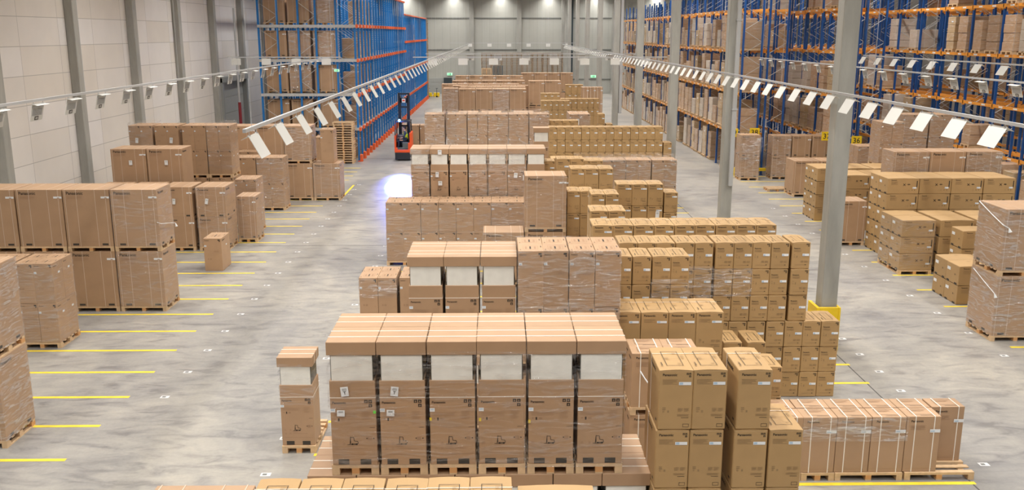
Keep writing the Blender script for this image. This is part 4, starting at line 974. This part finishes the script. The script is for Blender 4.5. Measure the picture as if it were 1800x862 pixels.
# ================================================================ suspended rails with bin signs
DIG = {}
def sign_mesh(front):
    """hanging bin sign: folded sheet; printed side towards -y local, hung from z = 0 down"""
    a = MB(); w, h = 0.50, 0.34
    a.box(-w / 2, w / 2, 0, 0.006, -h, 0, 0)
    a.box(-w / 2, w / 2, -0.11 if front else 0, 0.006 if front else 0.05, 0, 0.006, 0)
    a.box(-w / 2 + 0.02, w / 2 - 0.02, -0.003, -0.001, -0.075, -0.03, 2)
    for i in range(9): a.box(-w / 2 + 0.05 + i * 0.045, -w / 2 + 0.05 + i * 0.045 + 0.02, -0.005, -0.003, -0.07, -0.04, 3)
    for i in range(14): a.box(-w / 2 + 0.05 + i * 0.029, -w / 2 + 0.05 + i * 0.029 + 0.016, -0.003, -0.001, -0.235, -0.09, 2)
    a.box(-0.075, 0.075, -0.003, -0.001, -0.325, -0.25, 1); a.box(-0.04, -0.01, -0.005, -0.003, -0.31, -0.265, 0); a.box(0.012, 0.042, -0.005, -0.003, -0.31, -0.265, 0)
    return a.mesh('sign_sheet', ['sign_white', 'ink', 'sign_print', 'paper'])
def hook_mesh():
    a = MB()
    a.box(-0.2, 0.2, -0.006, 0.006, 0.06, 0.072)
    for sx in (-0.19, 0.19): a.cyl((sx, 0.0, 0.0), (sx, 0.0, 0.08), 0.005, 6); a.box(sx - 0.015, sx + 0.015, -0.02, 0.02, 0.0, 0.012)
    return a.mesh('hanger', ['rail_white'])
SGN = sign_mesh(True); HK = hook_mesh()
def signs(pts, rz, tilt, side, where, group):
    """pts: positions of the sign's top edge on the rail"""
    n = len(pts)
    for i, p in enumerate(pts):
        r = empty('bin_sign', p, rz)
        s = obj('sign_sheet', SGN, r, (0, 0, -0.05)); s.rotation_euler = (tilt, 0, 0)
        obj('hanger', HK, r, (0, 0, -0.05))
        tag(r, '%s white sign, %s from the near end of the %s' % (side, ordn(i), where) if 'cross' not in where else '%s white sign, %s from left on the %s' % (side, ordn(i), where), 'hanging sign', group)
def rail(p, q, label, wires=True, step=6.0):
    r = empty('suspended_rail', (0, 0, 0)); a = MB(); a.bar(p, q, 0.045, 0.05); obj('channel', a.mesh('channel', ['rail_white']), r)
    L = (Vector(q) - Vector(p)).length; n = int(L / step); b = MB()
    for i in range(n + 1):
        t = Vector(p).lerp(Vector(q), (i + 0.06) / max(1, n)) if i < n else Vector(q) - (Vector(q) - Vector(p)) * 0.01
        b.cyl(tuple(t), (t.x, t.y, ZC), 0.004, 5)
    if wires: obj('hanger_wires', b.mesh('hanger_wires', ['rail_white']), r)
    tag(r, label, 'rail', 'suspended rails carrying the bin signs')
ZR = 6.32; H_ = math.pi / 2
rail((-9.0, 8.0, ZR), (-9.0, 50.4, ZR), 'long thin suspended rail in front of the left wall')
signs([(-9.0, 16.85 + 1.491 * i, ZR - 0.02) for i in range(21)], H_, 0.24, 'printed', 'left wall rail', 'bin signs on the left wall rail')
rail((-3.34, 12.2, ZR + 0.02), (-3.34, 108, ZR + 0.02), 'thick suspended rail ending above the left aisle')
signs([(-3.34, 12.62 + 1.49 * i, ZR - 0.02) for i in range(62)], -H_, 0.5, 'blank-backed', 'rail above left aisle', 'bin signs on the left aisle rail')
rail((7.42, 6.0, ZR), (7.42, 108, ZR), 'suspended rail running past the nearest pillar on the right')
signs([(7.42, 13.6 + 1.17 * i, ZR - 0.02) for i in range(78)], H_, 0.5, 'blank-backed', 'rail by the pillars', 'bin signs on the rail by the pillars')
rail((13.86, 16.0, ZR), (13.86, 49.4, ZR), 'suspended rail right of the pillars, signs facing the aisle')
signs([(13.86, 24.8 + 1.742 * i, ZR - 0.02) for i in range(15)], -H_, 0.26, 'printed', 'right zone rail', 'bin signs on the right zone rail')
rail((17.05, 24.0, 6.58), (17.05, 43.6, 6.58), 'suspended rail far right in front of the partly empty rack')
signs([(17.05, 31.3 + 1.742 * i, 6.56) for i in range(8)], H_, 0.5, 'blank-backed', 'far right rail', 'bin signs on the far right rail')
rail((-14.6, 51.0, 6.32), (-8.5, 51.0, 6.32), 'short cross rail in front of the blue rack')
rail((-4.6, 51.0, 6.32), (9.2, 51.0, 6.32), 'nearer cross rail over the middle of the hall')
rail((-4.6, 60.0, 6.30), (9.4, 60.0, 6.30), 'second cross rail over the middle of the hall')
rail((-5.6, 110.0, 6.45), (9.2, 110.0, 6.45), 'thin cross rail far away near the back wall')
signs([(-14.15 + 1.62 * i, 51.0, 6.30) for i in range(4)], math.pi, 0.0, 'blank', 'cross rail before blue rack', 'bin signs on the cross rail before the blue rack')
signs([(-3.55 + 1.655 * i, 51.0, 6.30) for i in range(8)], math.pi, 0.0, 'blank', 'nearer cross rail', 'bin signs on the nearer cross rail')
signs([(-3.55 + 1.78 * i, 60.0, 6.28) for i in range(8)], 0.0, 0.0, 'printed', 'second cross rail', 'bin signs on the second cross rail')
signs([(-3.25 + 2.28 * i, 110.0, 6.43) for i in range(6)], math.pi, 0.0, 'blank', 'farthest cross rail', 'bin signs on the farthest cross rail')

# ================================================================ reach truck and its driver
tr = empty('reach_truck', (-5.78, 56.0, 0))
def tp(name, fn, mats, label=None):
    a = MB(); fn(a); p = obj(name, a.mesh(name, mats), tr)
    if label: p['label'] = label
    return p
def f(a):
    a.box(-0.50, 0.50, 0.0, 1.25, 0.06, 0.52, 0, 0.03); a.box(-0.46, 0.46, 0.05, 1.2, 0.52, 0.60, 0)
tp('chassis', f, ['truck_black'], 'black lower chassis')
def f(a):
    a.box(-0.52, -0.42, 0.0, 1.2, 0.52, 1.55, 0, 0.03); a.box(-0.52, 0.50, -0.01, 0.06, 0.50, 0.68, 0, 0.02)
    a.box(0.40, 0.52, 0.0, 1.2, 0.50, 1.72, 0, 0.03); a.box(0.30, 0.42, 0.0, 0.14, 0.6, 1.1, 0, 0.03); a.box(-0.44, -0.34, 0.0, 0.1, 0.6, 0.8, 0, 0.02)
tp('body_panel', f, ['truck_orange'], 'orange body panels')
def f(a):
    a.box(-0.40, 0.10, 0.05, 0.12, 0.68, 0.80, 0, 0.02); a.box(-0.05, 0.34, 0.06, 0.5, 0.68, 1.12, 0, 0.04); a.box(-0.42, 0.40, 0.75, 1.2, 0.6, 1.5, 0, 0.04)
tp('battery_cover', f, ['grey_plastic'], 'dark grey moulded cover')
def f(a):
    a.box(0.0, 0.36, 0.22, 0.66, 1.0, 1.12, 0, 0.03); a.box(0.30, 0.40, 0.22, 0.66, 1.05, 1.62, 0, 0.03)
tp('seat', f, ['rubber'])
def f(a):
    a.box(-0.42, -0.25, 0.2, 0.7, 1.1, 1.34, 0, 0.02); a.cyl((-0.3, 0.4, 1.3), (-0.26, 0.4, 1.42), 0.02, 8); a.cyl((-0.26, 0.4, 1.42), (-0.24, 0.4, 1.45), 0.12, 12)
tp('control_console', f, ['truck_black'])
def f(a):
    for x in (-0.48, 0.46):
        for y in (0.05, 1.1): a.bar((x, y, 1.4), (x * 0.88, y * 0.95 + 0.03, 2.36), 0.06, 0.05)
    a.box(-0.46, 0.46, 0.0, 1.2, 2.34, 2.40, 0)
    for i in range(7): a.box(-0.42 + i * 0.135, -0.38 + i * 0.135, 0.03, 1.17, 2.40, 2.43, 0)
tp('overhead_guard', f, ['truck_black'])
for sx in (-1, 1):
    def f(a, sx=sx):
        x = -0.02 + sx * 0.30; a.box(x - 0.055, x + 0.055, 1.32, 1.50, 0.05, 4.02, 0, 0.01); a.box(x - sx * 0.09 - 0.03, x - sx * 0.09 + 0.03, 1.36, 1.46, 0.1, 3.85, 0)
        a.cyl((x - sx * 0.13, 1.42, 0.3), (x - sx * 0.13, 1.42, 2.6), 0.03, 8, 1)
    tp('mast_rail', f, ['truck_black', 'galvanised'])
def f(a):
    for z in (0.5, 2.0, 3.15, 3.95): a.box(-0.36, 0.32, 1.34, 1.42, z - 0.05, z + 0.05, 0)
    a.box(-0.30, 0.26, 1.36, 1.44, 3.4, 3.72, 0, 0.02)
tp('mast_crossbar', f, ['truck_black'])
def f(a):
    a.box(-0.13, 0.08, 1.30, 1.36, 3.42, 3.66, 0, 0.01); a.box(-0.10, 0.05, 1.296, 1.30, 3.50, 3.60, 1)
tp('number_plate', f, ['paper', 'truck_orange'], 'white plate with red mark high on the mast')
for fx in (-0.24, 0.20):
    def f(a, fx=fx): a.box(fx - 0.05, fx + 0.05, 1.55, 2.7, 0.06, 0.10, 0); a.box(fx - 0.05, fx + 0.05, 1.52, 1.56, 0.06, 0.75, 0)
    tp('fork', f, ['galvanised'])
for wx, wy, wr in ((-0.30, 0.3, 0.17), (0.46, 0.3, 0.17), (-0.46, 2.0, 0.15), (0.44, 2.0, 0.15)):
    def f(a, wx=wx, wy=wy, wr=wr): a.cyl((wx - 0.05, wy, wr), (wx + 0.05, wy, wr), wr, 18)
    tp('wheel', f, ['rubber'])
for ax in (-0.46, 0.44):
    def f(a, ax=ax): a.box(ax - 0.06, ax + 0.06, 1.2, 2.1, 0.1, 0.32, 0, 0.02)
    tp('support_leg', f, ['truck_black'])
def f(a): a.cyl((-0.18, -0.02, 2.42), (-0.18, -0.02, 2.47), 0.05, 12, 1); a.cyl((-0.18, -0.10, 2.45), (-0.18, 0.0, 2.45), 0.065, 14, 0)
tp('warning_lamp', f, ['blue_lamp', 'truck_black'], 'glowing blue warning lamp')
tag(tr, 'orange and black reach truck with tall dark mast in the left aisle', 'forklift')
sl = bpy.data.lights.new('blue_spot', 'SPOT'); sl.energy = 190000; sl.color = (0.055, 0.10, 1.0); sl.spot_size = math.radians(10.5); sl.spot_blend = 1.0; sl.shadow_soft_size = 0.04
so = bpy.data.objects.new('blue_spot', sl); COL.objects.link(so); so.location = (-5.96, 55.85, 2.45)
d_ = Vector((-5.0, 47.0, 0)) - so.location; so.rotation_euler = d_.to_track_quat('-Z', 'Y').to_euler()
sl2 = sl.copy(); sl2.energy = 5200; sl2.color = (0.10, 0.16, 1.0); sl2.spot_size = math.radians(21); so2 = so.copy(); so2.data = sl2; so2.name = 'blue_spot_spill'; COL.objects.link(so2); so2.rotation_euler = d_.to_track_quat('-Z', 'Y').to_euler()
pl = bpy.data.lights.new('blue_glow', 'POINT'); pl.energy = 30; pl.color = (0.1, 0.3, 1.0); pl.shadow_soft_size = 0.06
po = bpy.data.objects.new('blue_glow', pl); COL.objects.link(po); po.location = (-5.96, 55.8, 2.45)

def skinned(name, joints, bones, mname, parent, loc, rz, sub=1):
    me = bpy.data.meshes.new(name); me.from_pydata([j[0] for j in joints], bones, []); me.update()
    o = bpy.data.objects.new(name, me); COL.objects.link(o); o.location = loc; o.rotation_euler = (0, 0, rz)
    if parent: o.parent = parent
    m = o.modifiers.new('skin', 'SKIN'); 
    for i, j in enumerate(joints):
        sv = me.skin_vertices[0].data[i]; r = j[1]; sv.radius = r if isinstance(r, tuple) else (r, r)
    me.skin_vertices[0].data[0].use_root = True
    s_ = o.modifiers.new('sub', 'SUBSURF'); s_.levels = sub; s_.render_levels = sub
    dg = bpy.context.evaluated_depsgraph_get(); dg.update(); m2 = bpy.data.meshes.new_from_object(o.evaluated_get(dg))
    o.modifiers.clear(); o.data = m2; m2.materials.clear(); m2.materials.append(MAT[mname])
    for p in m2.polygons: p.use_smooth = True
    return o
# seated driver : sideways on the seat, facing -x, pelvis at the origin of the figure
PX = (-5.62, 56.36, 1.20)
J = [((0, 0, 0), (0.15, 0.12)), ((0.0, 0, 0.20), (0.14, 0.11)), ((-0.03, 0, 0.40), (0.17, 0.12)), ((-0.05, 0, 0.50), (0.10, 0.09)), ((-0.08, 0, 0.60), 0.055), ((-0.11, 0, 0.70), (0.085, 0.095)), ((-0.11, 0, 0.80), (0.08, 0.09)),
     ((-0.04, -0.19, 0.47), 0.065), ((-0.08, -0.25, 0.22), 0.05), ((-0.30, -0.20, 0.16), 0.038), ((-0.38, -0.18, 0.17), (0.035, 0.02)),
     ((-0.04, 0.19, 0.47), 0.065), ((-0.12, 0.25, 0.24), 0.05), ((-0.34, 0.17, 0.24), 0.038), ((-0.42, 0.15, 0.25), (0.035, 0.02)),
     ((-0.05, -0.10, -0.01), 0.10), ((-0.44, -0.12, 0.02), 0.075), ((-0.46, -0.12, -0.38), 0.05), ((-0.56, -0.12, -0.43), 0.042),
     ((-0.05, 0.10, -0.01), 0.10), ((-0.44, 0.10, 0.02), 0.075), ((-0.40, 0.10, -0.38), 0.05), ((-0.50, 0.10, -0.43), 0.042)]
Bn = [(0, 1), (1, 2), (2, 3), (3, 4), (4, 5), (5, 6), (2, 7), (7, 8), (8, 9), (9, 10), (2, 11), (11, 12), (12, 13), (13, 14), (0, 15), (15, 16), (16, 17), (17, 18), (0, 19), (19, 20), (20, 21), (21, 22)]
body = skinned('person', J, Bn, 'navy_cloth', None, PX, 0, 2)
for nm in ('skin', 'hair'): body.data.materials.append(MAT[nm])
for p in body.data.polygons:      # skin shows at head, neck and forearms
    c = p.center
    if c.z > 0.575: p.material_index = 1
    if (c - Vector((-0.26, -0.2, 0.17))).length < 0.17 and abs(c.y) > 0.14 and c.x < -0.17 or (c.x < -0.2 and abs(c.y) > 0.12 and c.z > 0.13): p.material_index = 1
def hand(sy, wrist):
    a_ = MB()
    for i in range(4):
        ln = (0.07, 0.08, 0.075, 0.06)[i]; y = (i - 1.5) * 0.019
        a_.cyl((-0.02, y, 0), (-0.02 - ln * 0.6, y, 0.005), 0.009, 6, 0, 0.008); a_.cyl((-0.02 - ln * 0.6, y, 0.005), (-0.02 - ln * 0.85, y, -0.03), 0.008, 6, 0, 0.007)
    a_.cyl((0.01, -sy * 0.03, 0), (-0.03, -sy * 0.06, -0.01), 0.010, 6, 0, 0.008)
    p = obj('hand', a_.mesh('hand', ['skin']), body, wrist)
hand(-1, (-0.40, -0.18, 0.17)); hand(1, (-0.44, 0.15, 0.25))
V_ = skinned('safety_vest', [((0.0, 0, 0.06), (0.165, 0.135)), ((0.0, 0, 0.20), (0.16, 0.13)), ((-0.03, 0, 0.40), (0.19, 0.14)), ((-0.045, 0, 0.49), (0.12, 0.105)), ((-0.04, -0.15, 0.475), (0.08, 0.08)), ((-0.04, 0.15, 0.475), (0.08, 0.08))],
             [(0, 1), (1, 2), (2, 3), (2, 4), (2, 5)], 'hi_vis', body, (0, 0, 0), 0, 2); V_['label'] = 'bright yellow safety vest'
a = MB(); a.cyl((-0.09, 0, 0.80), (-0.08, 0, 0.875), 0.098, 12, 0, 0.06); a.cyl((-0.04, 0, 0.70), (-0.05, 0, 0.83), 0.075, 10, 0, 0.09); obj('hair', a.mesh('hair', ['hair']), body)
a = MB()
for sy in (-1, 1): a.box(-0.205, -0.195, sy * 0.035 - 0.012, sy * 0.035 + 0.012, 0.745, 0.757, 0); a.box(-0.12, -0.10, sy * 0.09 - 0.012, sy * 0.09 + 0.012, 0.72, 0.765, 1)
a.cyl((-0.19, 0, 0.735), (-0.235, 0, 0.712), 0.012, 6, 1, 0.018); a.box(-0.20, -0.19, -0.025, 0.025, 0.678, 0.686, 0)
obj('face', a.mesh('face', ['hair', 'skin']), body)
tag(body, 'driver in yellow safety vest sitting sideways in the reach truck', 'person')
# yellow hand pallet trucks by the back roller door
for i, x in enumerate((-8.35, -7.45)):
    r = empty('hand_pallet_truck', (x, 113.2, 0), 0.15 * i)
    a = MB(); a.box(-0.35, -0.15, 0, 1.2, 0.08, 0.2, 0, 0.01); a.box(0.15, 0.35, 0, 1.2, 0.08, 0.2, 0, 0.01); a.box(-0.35, 0.35, -0.2, 0.05, 0.08, 0.55, 0, 0.03); obj('forks', a.mesh('forks', ['yellow']), r)
    a = MB(); a.cyl((0, -0.2, 0.3), (0, -0.5, 1.1), 0.03, 8); a.cyl((-0.15, -0.5, 1.1), (0.15, -0.5, 1.1), 0.025, 8); obj('handle', a.mesh('handle', ['truck_black']), r)
    a = MB(); a.cyl((-0.08, -0.2, 0.1), (0.08, -0.2, 0.1), 0.1, 12); obj('wheel', a.mesh('wheel', ['rubber']), r)
    tag(r, 'yellow hand pallet truck by back roller door, %s of two' % ('left', 'right')[i], 'pallet truck', 'yellow pallet trucks at the back')

# ================================================================ paper tags stuck on cartons
def paper(x, y, z, w, h, rz, label_part, tilt, txt=None, side='f', parent_label=None):
    a = MB(); a.box(-w / 2, w / 2, -0.004, 0, -h / 2, h / 2, 0)
    for i in range(4): a.box(-w * 0.3, w * 0.3, -0.006, -0.0045, h * 0.32 - i * h * 0.07, h * 0.34 - i * h * 0.07, 2)
    if txt: a.text(T_T, (-w * 0.17, -0.0065, -h * 0.28), (1, 0, 0), (0, 0, 1), w * 0.36, 1)
    o = obj('paper_tag', a.mesh('paper_tag', ['paper', 'ink', 'trim_dark']), None, (x, y, z)); o.rotation_euler = (0, tilt, rz)
    best, bd = None, 9
    for q in bpy.data.objects:      # hang it on the carton behind it
        if q.parent is None and q.get('category') == 'carton':
            d = abs(q.location.x - x) + abs(q.location.y - y) * 0.5 + (z - q.location.z if z > q.location.z else 99) * 0.3
            if side == 'f' and q.location.y < y - 0.1: continue
            if d < bd: best, bd = q, d
    bpy.context.view_layer.update()
    mw = o.matrix_basis.copy(); o.parent = best; o.matrix_basis = best.matrix_basis.inverted() @ mw
    o['label'] = label_part
for i, u in enumerate((0.22, 0.22)):
    x = -2.225 + 0.647 * i + 0.22
    paper(x, 11.262, 1.868 + 1.19, 0.10, 0.13, 0, 'white paper tag lettered T', 0.1 * (1 - 2 * i) * -1, 'T'); paper(x - 0.06, 11.262, 1.868 + 0.89, 0.10, 0.085, 0, 'white printed slip', 0.04)
for i in range(6):
    x_ = -2.225 + 0.647 * i; film(x_ + 0.012, x_ + 0.626, 11.268, 12.5, 1.98, 3.60, 'clear film on the %s tank of the large front row' % ordn(i), 'film_tight', top=False)
film(-4.01, -3.40, 15.86, 16.46, 0.95, 1.75, 'clear film on the lone boxed tank', 'film_tight')
def film_tail(pts, r, label):
    a = MB()
    for p, q in zip(pts, pts[1:]): a.cyl(p, q, r, 6, 0, r * 0.8)
    a.cyl(pts[-1], (pts[-1][0] + 0.03, pts[-1][1] - 0.02, pts[-1][2] - 0.10), r, 6, 0, r * 4)
    tag(obj('film_tail', a.mesh('film_tail', ['paper'])), label, 'twisted film')
film_tail([(12.385, 23.2, 3.38), (12.38, 22.5, 3.16), (12.385, 21.95, 3.0), (12.52, 21.93, 2.93)], 0.012, 'twisted white film tail across the upper carton at right edge')
film_tail([(12.385, 23.1, 1.62), (12.38, 22.5, 1.42), (12.385, 21.98, 1.25)], 0.010, 'twisted white film tail across the lower carton at right edge')
film_tail([(2.42, 14.865, 1.95), (2.50, 14.80, 1.83), (2.60, 14.74, 1.70)], 0.012, 'knotted white strap end hanging at the strapped pair beside front row')
film_tail([(-9.34, 24.85, 2.55), (-9.25, 24.9, 2.50), (-9.24, 25.6, 2.38), (-9.24, 25.98, 2.30)], 0.010, 'twisted film band round corner of the double-height left row')
a = MB(); rr_ = random.Random(4); g_ = []
for j in range(9):
    for i in range(11):
        u, v = i / 10, j / 8; top = 2.28 - 0.35 * (1 - u); bot = 1.62 - 1.0 * (1 - abs(u - 0.45) * 1.6)
        a.v.append((12.78 + u * 1.05, 48.03 - 0.10 * math.sin(v * 3) * u + rr_.uniform(-.03, .03), top + (max(bot, 0.6) - top) * v))
for j in range(8):
    for i in range(10):
        q = j * 11 + i; a.f.append((q, q + 11, q + 12, q + 1)); a.m.append(0)
tag(obj('torn_film', a.mesh('torn_film', ['film'])), 'torn loose film sheet hanging off the lone stack under number 38', 'stretch film')
def sticker(x, z, w, h, m_, lab):
    a = MB(); a.box(-w / 2, w / 2, -0.003, 0, -h / 2, h / 2); o = obj('sticker', a.mesh('sticker', [m_]), None, (x, 11.265, z))
    q = min([c for c in CARTONS if c[1] == 'T' and abs(c[3] - 11.28) < 0.03 and c[4] > 1.9], key=lambda c: abs(c[2] - x))[0]
    o.location = Vector((x, 11.262, z)) - q.location; o.parent = q; o['label'] = lab
for i in (2, 3, 4): sticker(-2.225 + 0.647 * i + 0.035, 1.868 + (0.80, 0.79, 0.76)[i - 2], 0.03, 0.045, 'line_yellow', 'small yellow sticker')
sticker(-2.225 + 0.60, 1.868 + 0.905, 0.035, 0.04, 'tag_green', 'small green sticker')
def frontags(lst):
    for x, y, z, w, h, t in lst: paper(x, y, z, w, h, 0, 'white paper tag', t)
frontags([(-11.45, 32.21, 1.80, 0.10, 0.20, 0.05), (-10.3, 32.21, 1.80, 0.10, 0.20, 0.2), (-13.5, 33.87, 2.95, 0.12, 0.17, 0.0), (-12.2, 33.87, 2.95, 0.12, 0.17, 0.0),
          (-14.3, 36.70, 3.45, 0.11, 0.2, 0.1), (-12.95, 36.70, 3.45, 0.12, 0.22, 0.1), (-2.0, 31.45, 3.62, 0.13, 0.16, 0.0), (-2.1, 31.45, 2.85, 0.11, 0.18, 0.05), (-2.0, 31.45, 2.55, 0.13, 0.15, 0.0), (0.60, 31.45, 2.82, 0.12, 0.17, 0.1), (0.92, 31.45, 2.74, 0.13, 0.18, 0.0),
          (4.62, 26.24, 2.45, 0.11, 0.19, 0.05), (4.15, 47.95, 3.1, 0.1, 0.3, 0.0)])
STUFF['P'].v, STUFF['P'].f, STUFF['P'].m = STUFF['P'].v + pal_lo.v, STUFF['P'].f + [tuple(i + len(STUFF['P'].v) for i in f) for f in pal_lo.f], STUFF['P'].m + pal_lo.m
for k_, nm, mt, lb in (('P', 'wooden_pallets', 'wood_old', 'further pallets low in the stacks, mostly hidden behind nearer goods'), ('A', 'tan_cartons', 'tan_card', 'further large tan cartons in the hidden lower tiers'), ('B', 'small_tan_cartons', 'tan_card', 'further small tan cartons in the hidden lower tiers'),
                       ('S', 'brown_cartons', 'brown_card', 'further brown cartons in the hidden lower tiers'), ('V', 'outdoor_unit_cartons', 'brown_card', 'further big brown cartons in hidden lower tiers of far rows'), ('D', 'long_tan_cartons', 'tan_card', 'further wide tan cartons in the hidden lower tiers'),
                       ('C', 'strapped_cartons', 'brown_card', 'further strapped cartons at the foot of the far trio')):
    if k_ in STUFF: o = obj(nm, STUFF[k_].mesh(nm, [mt])); tag(o, lb, 'cartons' if k_ != 'P' else 'pallets'); o['kind'] = 'stuff'
print('OBJECTS', len(bpy.data.objects))
